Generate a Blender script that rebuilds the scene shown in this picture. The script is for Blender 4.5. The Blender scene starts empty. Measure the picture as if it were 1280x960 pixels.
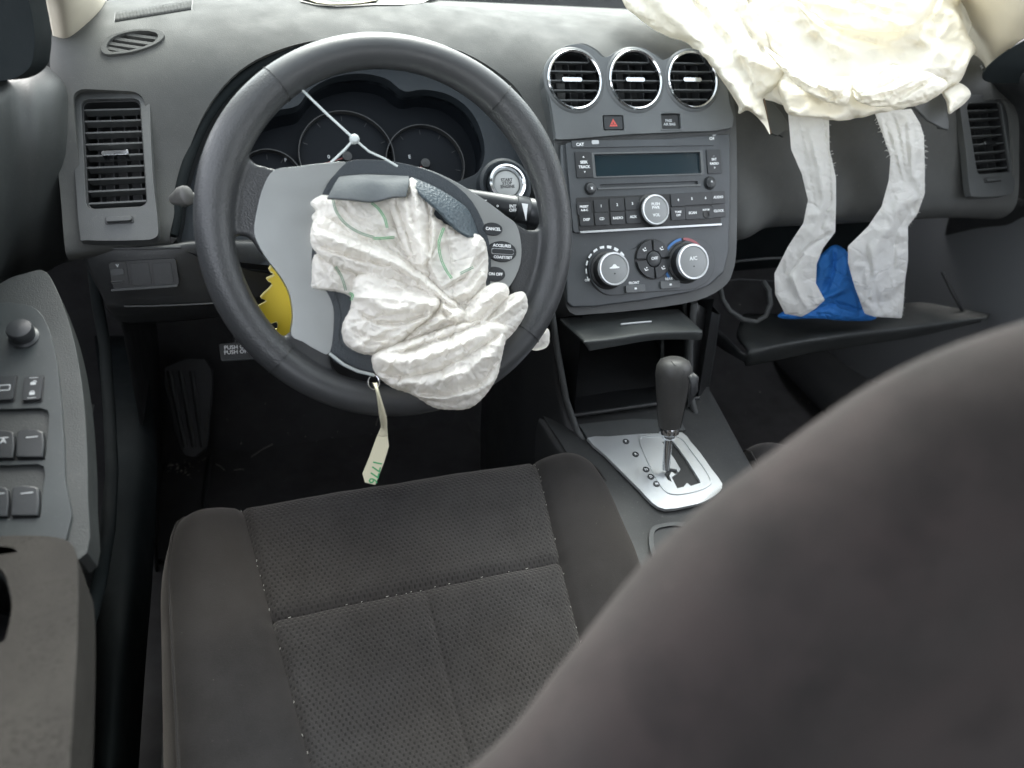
import bpy, bmesh, math, random
import numpy as np
from math import radians, sin, cos, pi, atan2, sqrt, exp
from mathutils import Vector, Matrix, noise
from mathutils.geometry import tessellate_polygon, delaunay_2d_cdt
random.seed(7)
S = bpy.context.scene
COL = S.collection
# ---------------------------------------------------------------- camera
# car axes: X to the passenger side (0 = axis of the steering column), Y forward, Z up from the footwell carpet
FOC = 961.0
def cam_axes(p, y, r):
    fw = np.array([0, cos(p), -sin(p)]); up = np.array([0, sin(p), cos(p)]); rt = np.array([1., 0, 0])
    rt, up = rt*cos(r)+up*sin(r), -rt*sin(r)+up*cos(r)
    Z = np.array([[cos(y), sin(y), 0], [-sin(y), cos(y), 0], [0, 0, 1]])
    return Z@rt, Z@up, Z@fw
RT, UP, FW = cam_axes(radians(32), radians(22.1), radians(5.2))
EYE = np.array([-.156, 0, 1.0])
cd = bpy.data.cameras.new('camera'); cam = bpy.data.objects.new('camera', cd); COL.objects.link(cam)
cam.matrix_world = Matrix(((RT[0], UP[0], -FW[0], EYE[0]), (RT[1], UP[1], -FW[1], EYE[1]), (RT[2], UP[2], -FW[2], EYE[2]), (0, 0, 0, 1)))
cd.sensor_width = 36; cd.lens = 36*FOC/1280; cd.clip_start = .02; cd.clip_end = 3000
cd.dof.use_dof = True; cd.dof.focus_distance = .9; cd.dof.aperture_fstop = 4.2
S.camera = cam
# ---------------------------------------------------------------- light
W = bpy.data.worlds.new('World'); S.world = W; W.use_nodes = True
nt = W.node_tree; sky = nt.nodes.new('ShaderNodeTexSky'); sky.sky_type = 'NISHITA'; sky.sun_disc = False
SUN_EL, SUN_AZ = radians(50), radians(12)      # sun ahead of the car, a little to the passenger side
sky.sun_elevation = SUN_EL; sky.sun_rotation = SUN_AZ; sky.dust_density = 3.0; sky.air_density = 1.0
bgn = nt.nodes['Background']; bgn.inputs[1].default_value = .15
mixw = nt.nodes.new('ShaderNodeMix'); mixw.data_type = 'RGBA'; mixw.inputs[0].default_value = .65
bw = nt.nodes.new('ShaderNodeHueSaturation'); bw.inputs['Saturation'].default_value = .25
nt.links.new(sky.outputs[0], bw.inputs['Color']); nt.links.new(bw.outputs[0], bgn.inputs[0])
ld = bpy.data.lights.new('sun', 'SUN'); ld.energy = .85; ld.angle = radians(35); ld.color = (1, .96, .9)
sun = bpy.data.objects.new('sun', ld); COL.objects.link(sun)
sd = Vector((sin(SUN_AZ)*cos(SUN_EL), cos(SUN_AZ)*cos(SUN_EL), sin(SUN_EL)))
sun.rotation_euler = sd.to_track_quat('Z', 'Y').to_euler()
S.view_settings.view_transform = 'Standard'; S.view_settings.look = 'None'
S.view_settings.exposure = 2.92; S.view_settings.gamma = 1
S.view_settings.use_curve_mapping = False
S.cycles.max_bounces = 8; S.cycles.diffuse_bounces = 5; S.cycles.glossy_bounces = 3; S.cycles.transparent_max_bounces = 12
S.cycles.use_denoising = True; S.cycles.sample_clamp_indirect = 6
# ---------------------------------------------------------------- geometry helpers
def V(*a): return np.array(a, float)
def ray(px, py): return FW + RT*((px-640)/FOC) + UP*((480-py)/FOC)
def at(px, py, X=None, Y=None, Z=None, D=None):
    d = ray(px, py)
    if X is not None: return EYE+d*((X-EYE[0])/d[0])
    if Y is not None: return EYE+d*((Y-EYE[1])/d[1])
    if Z is not None: return EYE+d*((Z-EYE[2])/d[2])
    return EYE+d*D
class Frame:
    """a flat working plane in the car: origin o, axes u (across), v (up the face), n (towards the cabin)"""
    def __init__(s, o, yaw=0., lean=0., roll=0.):
        u = V(cos(yaw), sin(yaw), 0); h = V(-sin(yaw), cos(yaw), 0)
        v = h*sin(lean)+V(0, 0, 1)*cos(lean)
        s.u, s.v = u*cos(roll)+v*sin(roll), -u*sin(roll)+v*cos(roll)
        s.n = np.cross(s.u, s.v); s.o = np.array(o, float)
        if s.n[1] > 0 and abs(s.n[1]) > .3: s.n = -s.n
    def uv(s, px, py, h=0.):
        d = ray(px, py); t = np.dot(s.o+s.n*h-EYE, s.n)/np.dot(d, s.n); q = EYE+d*t-s.o
        return float(q@s.u), float(q@s.v)
    def pts(s, L, h=0.): return [s.uv(x, y, h) for x, y in L]
    def P(s, u, v, h=0.): return s.o+s.u*u+s.v*v+s.n*h
    def c(s, cx, cy, w, h):
        a = s.uv(cx, cy); l, r = s.uv(cx-w/2, cy), s.uv(cx+w/2, cy); t, b = s.uv(cx, cy-h/2), s.uv(cx, cy+h/2)
        return a[0], a[1], math.dist(l, r), math.dist(t, b)
def root(name, loc, label, cat, group=None):
    o = bpy.data.objects.new(name, None); o.empty_display_size = .05; COL.objects.link(o); o.location = Vector(loc)
    tag(o, label, cat, group); return o
def tag(o, label=None, cat=None, group=None, kind=None):
    if label: o['label'] = label
    if cat: o['category'] = cat
    if group: o['group'] = group
    if kind: o['kind'] = kind
    return o
def chain_inv(p):
    m = Matrix()
    while p is not None:
        m = Matrix.Translation(p.location) @ p.matrix_parent_inverse @ m if False else m
        p = p.parent
    return m
def mesh(name, vs, fs, mat, parent=None, sharp=38, bevel=0, seg=2, kind=None, solid=0, soff=-1, subd=0):
    me = bpy.data.meshes.new(name); me.from_pydata([tuple(map(float, v)) for v in vs], [], [tuple(f) for f in fs]); me.validate()
    bm = bmesh.new(); bm.from_mesh(me); bmesh.ops.recalc_face_normals(bm, faces=bm.faces) if solid == 0 else None
    bm.to_mesh(me); bm.free()
    me.shade_smooth()
    if sharp: me.set_sharp_from_angle(angle=radians(sharp))
    o = bpy.data.objects.new(name, me); COL.objects.link(o)
    if mat: me.materials.append(mat)
    if solid:
        m = o.modifiers.new('solid', 'SOLIDIFY'); m.thickness = solid; m.offset = soff
    if bevel:
        m = o.modifiers.new('bevel', 'BEVEL'); m.width = bevel; m.segments = seg; m.limit_method = 'ANGLE'; m.angle_limit = radians(40)
    if subd:
        m = o.modifiers.new('sub', 'SUBSURF'); m.levels = subd; m.render_levels = subd
    if parent is not None: attach(o, parent)
    if kind: o['kind'] = kind
    return o
def attach(o, p):
    # roots are unrotated Empties (or identity meshes): keep the child where it is in the car
    t = Vector((0, 0, 0)); q = p
    while q is not None:
        if q.type == 'EMPTY': t = t+q.location
        q = q.parent
    o.parent = p; o.matrix_parent_inverse = Matrix.Translation(-t) if p.type == 'EMPTY' else Matrix()
def signed_area(L): return .5*sum(L[i][0]*L[(i+1) % len(L)][1]-L[(i+1) % len(L)][0]*L[i][1] for i in range(len(L)))
def prism_vf(fr, loops, h0, h1):
    """plate between heights h0 and h1 over loops[0], with the other loops as through holes"""
    loops = [list(l) if (signed_area(l) > 0) == (i == 0) else list(l)[::-1] for i, l in enumerate(loops)]
    tris = tessellate_polygon([[Vector((a, b, 0)) for a, b in l] for l in loops])
    flat = [p for l in loops for p in l]; n = len(flat)
    vs = [fr.P(a, b, h1) for a, b in flat]+[fr.P(a, b, h0) for a, b in flat]
    fs = [tuple(t) for t in tris]+[tuple(i+n for i in reversed(t)) for t in tris]
    k = 0
    for l in loops:
        m = len(l)
        for i in range(m): j = (i+1) % m; fs.append((k+i, k+j, n+k+j, n+k+i))
        k += m
    return vs, fs
def prism(name, fr, loops, h0, h1, mat, parent=None, bevel=0, seg=2, **k):
    if isinstance(loops[0][0], (int, float, np.floating)): loops = [loops]
    vs, fs = prism_vf(fr, loops, h0, h1)
    return mesh(name, vs, fs, mat, parent, bevel=bevel, seg=seg, **k)
def rrect(cx, cy, w, h, r=.002, n=5, rot=0.):
    r = min(r, w/2*.999, h/2*.999); L = []
    for k, (sx, sy) in enumerate(((1, 1), (-1, 1), (-1, -1), (1, -1))):
        for i in range(n+1):
            a = pi/2*k+pi/2*i/n; L.append((sx*(w/2-r)+r*cos(a), sy*(h/2-r)+r*sin(a)))
    c, s = cos(rot), sin(rot)
    return [(cx+x*c-y*s, cy+x*s+y*c) for x, y in L]
def oval(cx, cy, a, b, n=40, rot=0., e=2.):
    L = []
    for i in range(n):
        t = 2*pi*i/n; x = a*abs(cos(t))**(2/e)*(1 if cos(t) > 0 else -1); y = b*abs(sin(t))**(2/e)*(1 if sin(t) > 0 else -1)
        L.append((cx+x*cos(rot)-y*sin(rot), cy+x*sin(rot)+y*cos(rot)))
    return L
def smooth(L, k=4, closed=True):
    """Catmull-Rom through the points"""
    n = len(L); out = []; A = [np.array(p, float) for p in L]
    rng = range(n) if closed else range(n-1)
    for i in rng:
        if closed: p0, p1, p2, p3 = A[i-1], A[i], A[(i+1) % n], A[(i+2) % n]
        else: p0, p1, p2, p3 = A[max(i-1, 0)], A[i], A[i+1], A[min(i+2, n-1)]
        for j in range(k):
            t = j/k; out.append(.5*((2*p1)+(p2-p0)*t+(2*p0-5*p1+4*p2-p3)*t*t+(3*p1-p0-3*p2+p3)*t**3))
    if not closed: out.append(A[-1])
    return [tuple(p) for p in out]
def lathe(name, fr, cx, cy, prof, mat, parent=None, n=40, sx=1., **k):
    """prof: (radius, height) pairs around the face normal"""
    vs, fs = [], []
    for r, h in prof:
        for i in range(n):
            t = 2*pi*i/n; vs.append(fr.P(cx+r*cos(t)*sx, cy+r*sin(t), h))
    for a in range(len(prof)-1):
        for i in range(n): j = (i+1) % n; fs.append((a*n+i, a*n+j, (a+1)*n+j, (a+1)*n+i))
    op = name in ('ring', 'collar', 'duct', 'knob_ring')
    if prof[0][0] > 1e-5 and not op: fs.append(tuple(range(n)))
    if prof[-1][0] > 1e-5 and not op: fs.append(tuple((len(prof)-1)*n+i for i in range(n)))
    return mesh(name, vs, fs, mat, parent, **k)
def tube_vf(path, r, n=8, closed=False, flat=1.):
    P = [np.array(p, float) for p in path]; m = len(P); vs, fs = [], []; prev = None
    R = r if hasattr(r, '__len__') else [r]*m
    for i in range(m):
        a = P[(i-1) % m] if (closed or i) else P[0]; b = P[(i+1) % m] if (closed or i < m-1) else P[-1]
        t = b-a; t /= np.linalg.norm(t)+1e-12
        if prev is None:
            w = V(0, 0, 1) if abs(t[2]) < .9 else V(1, 0, 0); x = np.cross(t, w)
        else: x = prev-t*np.dot(prev, t)
        x /= np.linalg.norm(x)+1e-12; y = np.cross(t, x); prev = x
        for k in range(n):
            a2 = 2*pi*k/n; vs.append(P[i]+x*(R[i]*cos(a2))+y*(R[i]*flat*sin(a2)))
    for i in range(m if closed else m-1):
        for k in range(n):
            j = (i+1) % m; l = (k+1) % n; fs.append((i*n+k, i*n+l, j*n+l, j*n+k))
    if not closed: fs += [tuple(range(n))[::-1], tuple((m-1)*n+k for k in range(n))]
    return vs, fs
def tube(name, path, r, mat, parent=None, n=8, closed=False, flat=1., **k):
    vs, fs = tube_vf(path, r, n, closed, flat); return mesh(name, vs, fs, mat, parent, sharp=50, **k)
def cr1(p0, p1, p2, p3, t): return .5*((2*p1)+(p2-p0)*t+(2*p0-5*p1+4*p2-p3)*t*t+(3*p1-p0-3*p2+p3)*t**3)
def upgrid(rows, ku, kv):
    G = np.array(rows, float)
    def up(A, k):
        n = A.shape[0]; o = []
        for i in range(n-1):
            p0, p1, p2, p3 = A[max(i-1, 0)], A[i], A[i+1], A[min(i+2, n-1)]
            for j in range(k): o.append(cr1(p0, p1, p2, p3, j/k))
        o.append(A[-1]); return np.array(o)
    G = up(G, kv); G = up(G.transpose(1, 0, 2), ku).transpose(1, 0, 2); return G
def grid_vf(G):
    m, n = G.shape[:2]; vs = G.reshape(-1, 3)
    fs = [(i*n+j, i*n+j+1, (i+1)*n+j+1, (i+1)*n+j) for i in range(m-1) for j in range(n-1)]
    return vs, fs
def toward(vs, fs, ref):
    """wind the sheet so that it faces the point ref"""
    vs = np.asarray(vs); f = fs[len(fs)//2]; a, b, c = vs[f[0]], vs[f[1]], vs[f[2]]
    s = 0
    for f in fs[::max(1, len(fs)//60)]:
        a, b, c = vs[f[0]], vs[f[1]], vs[f[2]]; s += np.dot(np.cross(b-a, c-a), np.array(ref)-a)
    return fs if s > 0 else [tuple(reversed(f)) for f in fs]
CABIN = V(.3, .1, 1.1)
def patch(name, rows, mat, parent=None, ku=6, kv=6, solid=.003, disp=None, ref=CABIN, **k):
    G = upgrid(rows, ku, kv)
    if disp: G = disp(G)
    vs, fs = grid_vf(G); fs = toward(vs, fs, ref)
    return mesh(name, vs, fs, mat, parent, solid=solid, soff=-1, sharp=60, **k)
def boxm(name, fr, cx, cy, w, h, h0, h1, mat, parent=None, r=.0015, bevel=.0006, rot=0., n=3, **k):
    return prism(name, fr, rrect(cx, cy, w, h, r, n, rot), h0, h1, mat, parent, bevel=bevel, **k)
def text(body, fr, u, v, size, h, mat, parent, rot=0., align='CENTER', ext=.00012, sx=1., name='lettering', bold=.00012):
    c = bpy.data.curves.new('t', 'FONT'); c.body = body; c.size = size*1.12; c.align_x = align; c.align_y = 'CENTER'; c.extrude = ext
    c.offset = bold; c.resolution_u = 2
    t = bpy.data.objects.new('t', c); COL.objects.link(t)
    me = bpy.data.meshes.new_from_object(t); COL.objects.unlink(t); bpy.data.objects.remove(t); bpy.data.curves.remove(c)
    cr, sr = cos(rot), sin(rot)
    for w in me.vertices:
        x, y = w.co.x*sx, w.co.y; w.co = Vector(fr.P(u+x*cr-y*sr, v+x*sr+y*cr, h+w.co.z))
    me.name = name; me.materials.clear(); me.materials.append(mat)
    o = bpy.data.objects.new(name, me); COL.objects.link(o); attach(o, parent); return o
def join_vf(L):
    vs, fs = [], []
    for a, b in L:
        k = len(vs); vs += [tuple(x) for x in a]; fs += [tuple(i+k for i in f) for f in b]
    return vs, fs
def apply_mods(o):
    dg = bpy.context.evaluated_depsgraph_get(); me = bpy.data.meshes.new_from_object(o.evaluated_get(dg))
    old = o.data; o.modifiers.clear(); me.name = old.name; o.data = me; return o
# ---------------------------------------------------------------- materials
def newmat(name, col, rough=.5, metal=0., spec=.5, sheen=0., coat=0., trans=0.):
    m = bpy.data.materials.new(name); m.use_nodes = True; b = m.node_tree.nodes['Principled BSDF']
    b.inputs['Base Color'].default_value = (*col, 1); b.inputs['Roughness'].default_value = rough; b.inputs['Metallic'].default_value = metal
    b.inputs['Specular IOR Level'].default_value = spec; b.inputs['Sheen Weight'].default_value = sheen; b.inputs['Coat Weight'].default_value = coat
    return m
def nd(m, t): return m.node_tree.nodes.new(t)
def lk(m, a, b): m.node_tree.links.new(a, b)
def bsdf(m): return m.node_tree.nodes['Principled BSDF']
def coords(m, scale=1., rot=None):
    tc = nd(m, 'ShaderNodeTexCoord'); mp = nd(m, 'ShaderNodeMapping'); lk(m, tc.outputs['Object'], mp.inputs[0])
    mp.inputs['Scale'].default_value = (scale,)*3 if not hasattr(scale, '__len__') else scale
    return mp.outputs[0]
def noisen(m, scale, detail=3, rough=.55, vec=None):
    n = nd(m, 'ShaderNodeTexNoise'); n.inputs['Scale'].default_value = scale; n.inputs['Detail'].default_value = detail; n.inputs['Roughness'].default_value = rough
    lk(m, vec or coords(m), n.inputs['Vector']); return n.outputs['Fac']
def ramp(m, f, stops):
    r = nd(m, 'ShaderNodeValToRGB'); lk(m, f, r.inputs[0]); e = r.color_ramp.elements
    while len(e) < len(stops): e.new(.5)
    for i, (p, c) in enumerate(stops): e[i].position = p; e[i].color = (*c, 1) if len(c) == 3 else c
    return r.outputs[0]
def g3(x): return (x, x, x)
def mathn(m, op, a, b=None):
    n = nd(m, 'ShaderNodeMath'); n.operation = op
    for i, x in enumerate((a, b)):
        if x is None: continue
        if isinstance(x, (int, float)): n.inputs[i].default_value = x
        else: lk(m, x, n.inputs[i])
    return n.outputs[0]
def mixc(m, f, a, b, mode='MIX'):
    n = nd(m, 'ShaderNodeMix'); n.data_type = 'RGBA'; n.blend_type = mode
    for s, x in ((n.inputs[0], f), (n.inputs[6], a), (n.inputs[7], b)):
        if isinstance(x, (int, float)): s.default_value = x
        elif isinstance(x, tuple): s.default_value = (*x, 1)
        else: lk(m, x, s)
    return n.outputs[2]
def bump(m, f, strength, dist, prev=None):
    b = nd(m, 'ShaderNodeBump'); b.inputs['Strength'].default_value = strength; b.inputs['Distance'].default_value = dist
    lk(m, f, b.inputs['Height'])
    if prev is not None: lk(m, prev, b.inputs['Normal'])
    return b.outputs[0]
def grain(m, scale=900, strength=.35, dist=.0004, kind='vor'):
    if kind == 'vor':
        v = nd(m, 'ShaderNodeTexVoronoi'); v.inputs['Scale'].default_value = scale; v.feature = 'F1'; lk(m, coords(m), v.inputs['Vector']); f = v.outputs['Distance']
    else: f = noisen(m, scale, 2)
    n2 = noisen(m, 14, 3); a = bump(m, f, strength, dist); b = bump(m, n2, .12, .002, a)
    lk(m, b, bsdf(m).inputs['Normal']); return b
def plastic(name, col, rough, gs=1100, st=.35, dust=.0, dustcol=(.2, .19, .17), var=.18):
    m = newmat(name, col, rough); f = noisen(m, 9, 5, .6)
    lo = tuple(c*(1-var) for c in col); hi = tuple(c*(1+var) for c in col); c = ramp(m, f, [(.3, lo), (.7, hi)])
    if dust:
        d = noisen(m, 260, 4, .75); sp = ramp(m, d, [(.60, g3(0)), (.78, g3(dust))]); c = mixc(m, sp, c, dustcol)
        big = noisen(m, 5, 4, .6); hz = ramp(m, big, [(.35, g3(0)), (.8, g3(dust*.35))]); c = mixc(m, hz, c, dustcol)
    lk(m, c, bsdf(m).inputs['Base Color'])
    r = ramp(m, noisen(m, 30, 4), [(.3, g3(rough*.88)), (.7, g3(min(1, rough*1.1)))]); lk(m, r, bsdf(m).inputs['Roughness'])
    grain(m, gs, st); return m
M = {}
M['pad'] = plastic('dash_plastic', (.066, .068, .066), .66, 900, .45, .28)
bsdf(M['pad']).inputs['Specular IOR Level'].default_value = .18
M['panel'] = plastic('grey_plastic', (.057, .061, .062), .5, 1200, .3, .3)
M['fascia'] = plastic('fascia_plastic', (.10, .108, .111), .42, 1600, .15, .2)
M['fascia2'] = plastic('radio_plastic', (.055, .062, .068), .40, 1600, .1, .2)
M['dark'] = plastic('dark_plastic', (.022, .024, .026), .5, 1100, .3, .3)
M['console'] = plastic('console_plastic', (.015, .0165, .0175), .55, 1100, .3, .3)
M['black'] = plastic('black_plastic', (.010, .011, .012), .45, 1400, .15, .1)
M['button'] = plastic('button_plastic', (.026, .029, .032), .38, 1800, .08, .15)
M['door'] = plastic('door_plastic', (.031, .035, .035), .55, 900, .45, .3)
M['doortrim'] = plastic('switch_panel_plastic', (.038, .045, .047), .40, 1700, .1, .3)
M['silver'] = plastic('silver_paint', (.34, .355, .35), .34, 2200, .05, .1, var=.05); bsdf(M['silver']).inputs['Metallic'].default_value = .6
M['satin'] = plastic('satin_metal_paint', (.60, .62, .63), .33, 2200, .05, .15, var=.05); bsdf(M['satin']).inputs['Metallic'].default_value = .6
M['knobgrey'] = plastic('grey_knob_paint', (.24, .25, .25), .4, 1800, .05, .1, var=.05)
M['chrome'] = newmat('chrome', (.72, .74, .76), .14, 1.)
M['ringsilver'] = newmat('brushed_ring', (.68, .70, .71), .32, .65)
M['cream'] = plastic('cream_trim', (.52, .47, .38), .6, 900, .2, .0, var=.05)
M['glassdark'] = newmat('dark_display_glass', (.012, .026, .034), .16, 0, .6)
M['white_print'] = newmat('white_print', (.85, .87, .87), .5)
M['grey_print'] = newmat('grey_print', (.45, .47, .48), .5)
M['red_print'] = newmat('red_print', (.65, .10, .08), .5)
M['blue_print'] = newmat('blue_print', (.05, .17, .42), .5)
M['rose_print'] = newmat('rose_print', (.33, .10, .11), .5)
M['green'] = newmat('green_thread', (.05, .33, .12), .6)
M['cluster'] = newmat('cluster_black', (.006, .008, .011), .6, 0, .15)
M['binnacle'] = plastic('binnacle_plastic', (.014, .019, .024), .55, 1100, .3, .1); bsdf(M['binnacle']).inputs['Specular IOR Level'].default_value = .3
M['soft_black'] = plastic('soft_black', (.008, .011, .012), .85, 900, .2, .05); bsdf(M['soft_black']).inputs['Specular IOR Level'].default_value = .12
M['rubber'] = plastic('rubber', (.012, .013, .014), .55, 700, .2, .3)
# leather of the steering wheel
def leather(name, col, scale, st, dist=.0006, rough=.42):
    m = plastic(name, col, rough, scale, st, .12); b = bsdf(m)
    v = nd(m, 'ShaderNodeTexVoronoi'); v.feature = 'SMOOTH_F1'; v.inputs['Scale'].default_value = scale; v.inputs['Smoothness'].default_value = .4
    lk(m, coords(m), v.inputs['Vector']); a = bump(m, v.outputs['Distance'], st, dist); lk(m, a, b.inputs['Normal']); return m
M['leather'] = leather('rim_leather', (.037, .039, .041), 900, .12, .0004, rough=.42)
M['leather_dimple'] = leather('dimpled_rim_leather', (.037, .039, .041), 560, .45, .0007, rough=.40)
M['pebble'] = leather('pebbled_hub_vinyl', (.030, .038, .045), 520, .5, .0007, rough=.5)
M['flapb'] = leather('pebbled_flap', (.042, .060, .072), 380, .9, .001, rough=.45)
M['flap'] = leather('torn_cover_vinyl', (.075, .085, .090), 300, .35, .0006, rough=.72)
# plush seat cloth
def velour(name, col, dots=False, st=.5, back=False):
    m = newmat(name, col, .95, 0, .15, sheen=.3); b = bsdf(m); b.inputs['Sheen Roughness'].default_value = .45; b.inputs['Sheen Weight'].default_value = .08 if back else .25; b.inputs['Sheen Tint'].default_value = (.75, .68, .62, 1)
    f = noisen(m, 7, 5, .6); lo = tuple(c*.66 for c in col); hi = tuple(c*1.45 for c in col); c = ramp(m, f, [(.3, lo), (.72, hi)])
    c = mixc(m, ramp(m, noisen(m, 28, 4, .65), [(.42, g3(0)), (.7, g3(.4))]), c, tuple(x*1.6 for x in col))
    f2 = noisen(m, 700, 3, .7); c = mixc(m, ramp(m, f2, [(.35, g3(0)), (.7, g3(.5))]), c, tuple(x*1.7 for x in col))
    stn = noisen(m, 2.6, 3, .5); c = mixc(m, ramp(m, stn, [(.52, g3(0)), (.75, g3(.45))]), c, (.050, .043, .036))
    lint = noisen(m, 330, 2, .6); c = mixc(m, ramp(m, lint, [(.74, g3(0)), (.80, g3(.35))]), c, (.25, .23, .2))
    if back:
        pt = noisen(m, 16, 5, .65); c = mixc(m, ramp(m, pt, [(.38, g3(0)), (.66, g3(.8))]), c, (.034, .0275, .0268)); p2 = noisen(m, 22, 4, .6); c = mixc(m, ramp(m, p2, [(.5, g3(0)), (.7, g3(.7))]), c, (.016, .0145, .0145))
    nrm = bump(m, noisen(m, 900, 2), .5, .0005)
    if dots:
        tc = nd(m, 'ShaderNodeTexCoord'); sp = nd(m, 'ShaderNodeSeparateXYZ'); lk(m, tc.outputs['Object'], sp.inputs[0])
        k1, k2 = pi/.0031, pi/.0042
        a = mathn(m, 'SINE', mathn(m, 'MULTIPLY', sp.outputs[0], k1)); bb = mathn(m, 'SINE', mathn(m, 'MULTIPLY', sp.outputs[1], k2))
        d = mathn(m, 'MULTIPLY', a, bb); dn = ramp(m, noisen(m, 60, 3, .6), [(.25, g3(.25)), (.7, g3(.58))]); d = mathn(m, 'ADD', mathn(m, 'MULTIPLY', d, dn), .5)
        hole = ramp(m, d, [(.55, g3(1)), (.85, g3(0))]); c = mixc(m, ramp(m, d, [(.60, g3(0)), (.9, g3(.5))]), c, tuple(x*.25 for x in col))
        nrm = bump(m, hole, .6, .0012, nrm)
    lk(m, c, b.inputs['Base Color']); lk(m, nrm, b.inputs['Normal']); return m
M['velour'] = velour('seat_velour', (.020, .019, .0192))
M['velour_dots'] = velour('dimpled_seat_velour', (.031, .0298, .0296), True)
M['carpet'] = velour('carpet', (.042, .042, .043))
M['velour_back'] = velour('backrest_velour', (.0215, .0190, .0185), back=True)
M['mat'] = velour('floor_mat_carpet', (.034, .034, .035))
def nylon(name, col, trans=.25, wr=.5, fine=600, sheen=0., crs=.22, crk=.8, crl=1.):
    m = newmat(name, col, .55, 0, .3); b = bsdf(m); nt = m.node_tree
    f = noisen(m, 12, 4, .6); c = ramp(m, f, [(.3, tuple(x*.93 for x in col)), (.7, col)]); lk(m, c, b.inputs['Base Color'])
    vv = nd(m, 'ShaderNodeTexVoronoi'); vv.inputs['Scale'].default_value = 30; wn = nd(m, 'ShaderNodeTexNoise'); wn.inputs['Scale'].default_value = 16; wn.inputs['Detail'].default_value = 3
    co = coords(m); lk(m, co, wn.inputs['Vector']); wm = nd(m, 'ShaderNodeMix'); wm.data_type = 'VECTOR'; wm.inputs[0].default_value = .06; lk(m, co, wm.inputs[4]); lk(m, wn.outputs['Color'], wm.inputs[5]); lk(m, wm.outputs[1], vv.inputs['Vector'])
    n0 = bump(m, vv.outputs['Distance'], crs, .010); n1 = bump(m, noisen(m, 26, 5, .62), wr, .006, n0)
    for sc_, st_, wd in ((7, .9, .020), (15, .7, .03)):
        cn = nd(m, 'ShaderNodeTexNoise'); cn.inputs['Scale'].default_value = sc_*crl; cn.inputs['Detail'].default_value = 2; cn.inputs['Distortion'].default_value = .6; mpn = nd(m, 'ShaderNodeMapping'); lk(m, co, mpn.inputs[0]); mpn.inputs['Scale'].default_value = (1, 1.4, 1.9); mpn.inputs['Rotation'].default_value = (.4, .9, .3+sc_); lk(m, mpn.outputs[0], cn.inputs['Vector'])
        ab_ = mathn(m, 'ABSOLUTE', mathn(m, 'SUBTRACT', cn.outputs['Fac'], .5)); cr_ = mathn(m, 'MINIMUM', mathn(m, 'DIVIDE', ab_, wd), 1.0); n1 = bump(m, cr_, st_*crk, .0022, n1); n2 = bump(m, noisen(m, fine, 2), .2, .0003, n1); lk(m, n2, b.inputs['Normal'])
    t = nd(m, 'ShaderNodeBsdfTranslucent'); lk(m, c, t.inputs[0]); lk(m, n2, t.inputs['Normal']); mx = nd(m, 'ShaderNodeMixShader'); mx.inputs[0].default_value = trans
    lk(m, b.outputs[0], mx.inputs[1]); lk(m, t.outputs[0], mx.inputs[2]); lk(m, mx.outputs[0], nt.nodes['Material Output'].inputs[0]); return m
M['bag'] = nylon('airbag_nylon', (.91, .88, .82), .35, .06, crs=.05, crk=.5)
M['bag2'] = nylon('passenger_airbag_nylon', (.88, .84, .74), .3, .04, crs=.02, crk=.22, crl=.6)
M['strap'] = nylon('strap_nylon', (.88, .87, .83), .35, .08, crs=.08, crk=.35)
M['blue'] = nylon('blue_cloth', (.03, .19, .58), .1, .4)
M['yellow'] = newmat('yellow_card', (.78, .58, .03), .55)
M['yellow_edge'] = newmat('pale_yellow_edge', (.80, .70, .30), .55)
M['tagpaper'] = newmat('tag_paper', (.62, .58, .42), .7)
M['wire'] = newmat('pale_wire', (.50, .54, .53), .4)
M['paper'] = newmat('paper', (.75, .72, .65), .7)
M['asphalt'] = plastic('asphalt', (.06, .06, .06), .9, 300, .4)
M['carpaint'] = newmat('body_paint', (.25, .26, .27), .3, .3)
M['headliner'] = newmat('headliner_cloth', (.60, .58, .53), .9)
# ================================================================ setting
def strct(o): o['kind'] = 'structure'; return o
strct(mesh('ground', [(-400, -400, -.45), (400, -400, -.45), (400, 400, -.45), (-400, 400, -.45)], [(0, 1, 2, 3)], M['asphalt'], sharp=0))
FLOOR = [[V(x, y, z) for x in (-.52, -.3, 0, .2, .37, .6, .9, 1.25)] for y, z in ((-1.9, .02), (-.5, .0), (.4, .0), (.9, 0), (1.2, .0), (1.34, .02), (1.46, .12), (1.51, .36), (1.52, .62))]
_fg = upgrid(FLOOR, 3, 3)
strct(patch('floor', FLOOR, M['carpet'], ku=3, kv=3, solid=.02))
body = root('car_shell', (.365, 0, 0), 'pale car shell with cloth roof lining around the whole cabin', 'car body')
def arch(y, z, w, x0=.365): return [V(x0-w, y, z-.10), V(x0-w*.86, y, z-.02), V(x0-w*.4, y, z+.012), V(x0, y, z+.018), V(x0+w*.4, y, z+.012), V(x0+w*.86, y, z-.02), V(x0+w, y, z-.10)]
patch('roof_lining', [arch(.40, 1.27, .56), arch(.2, 1.30, .58), arch(-.4, 1.32, .60), arch(-1.0, 1.28, .58), arch(-1.35, 1.22, .55)], M['headliner'], body, ku=3, kv=3, solid=.03)
patch('bonnet', [[V(x, y, z) for x in (-.5, -.1, .365, .83, 1.23)] for y, z in ((1.62, .76), (1.9, .76), (2.3, .70), (2.6, .60))], M['carpaint'], body, ku=3, kv=3, solid=.01, ref=V(.3, 1.5, 3))
patch('cowl', [[V(x, y, z) for x in (-.5, -.1, .365, .83, 1.23)] for y, z in ((1.36, .80), (1.45, .775), (1.62, .78))], M['black'], body, ku=3, kv=3, solid=.01, ref=V(.3, 1.5, 3))
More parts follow.
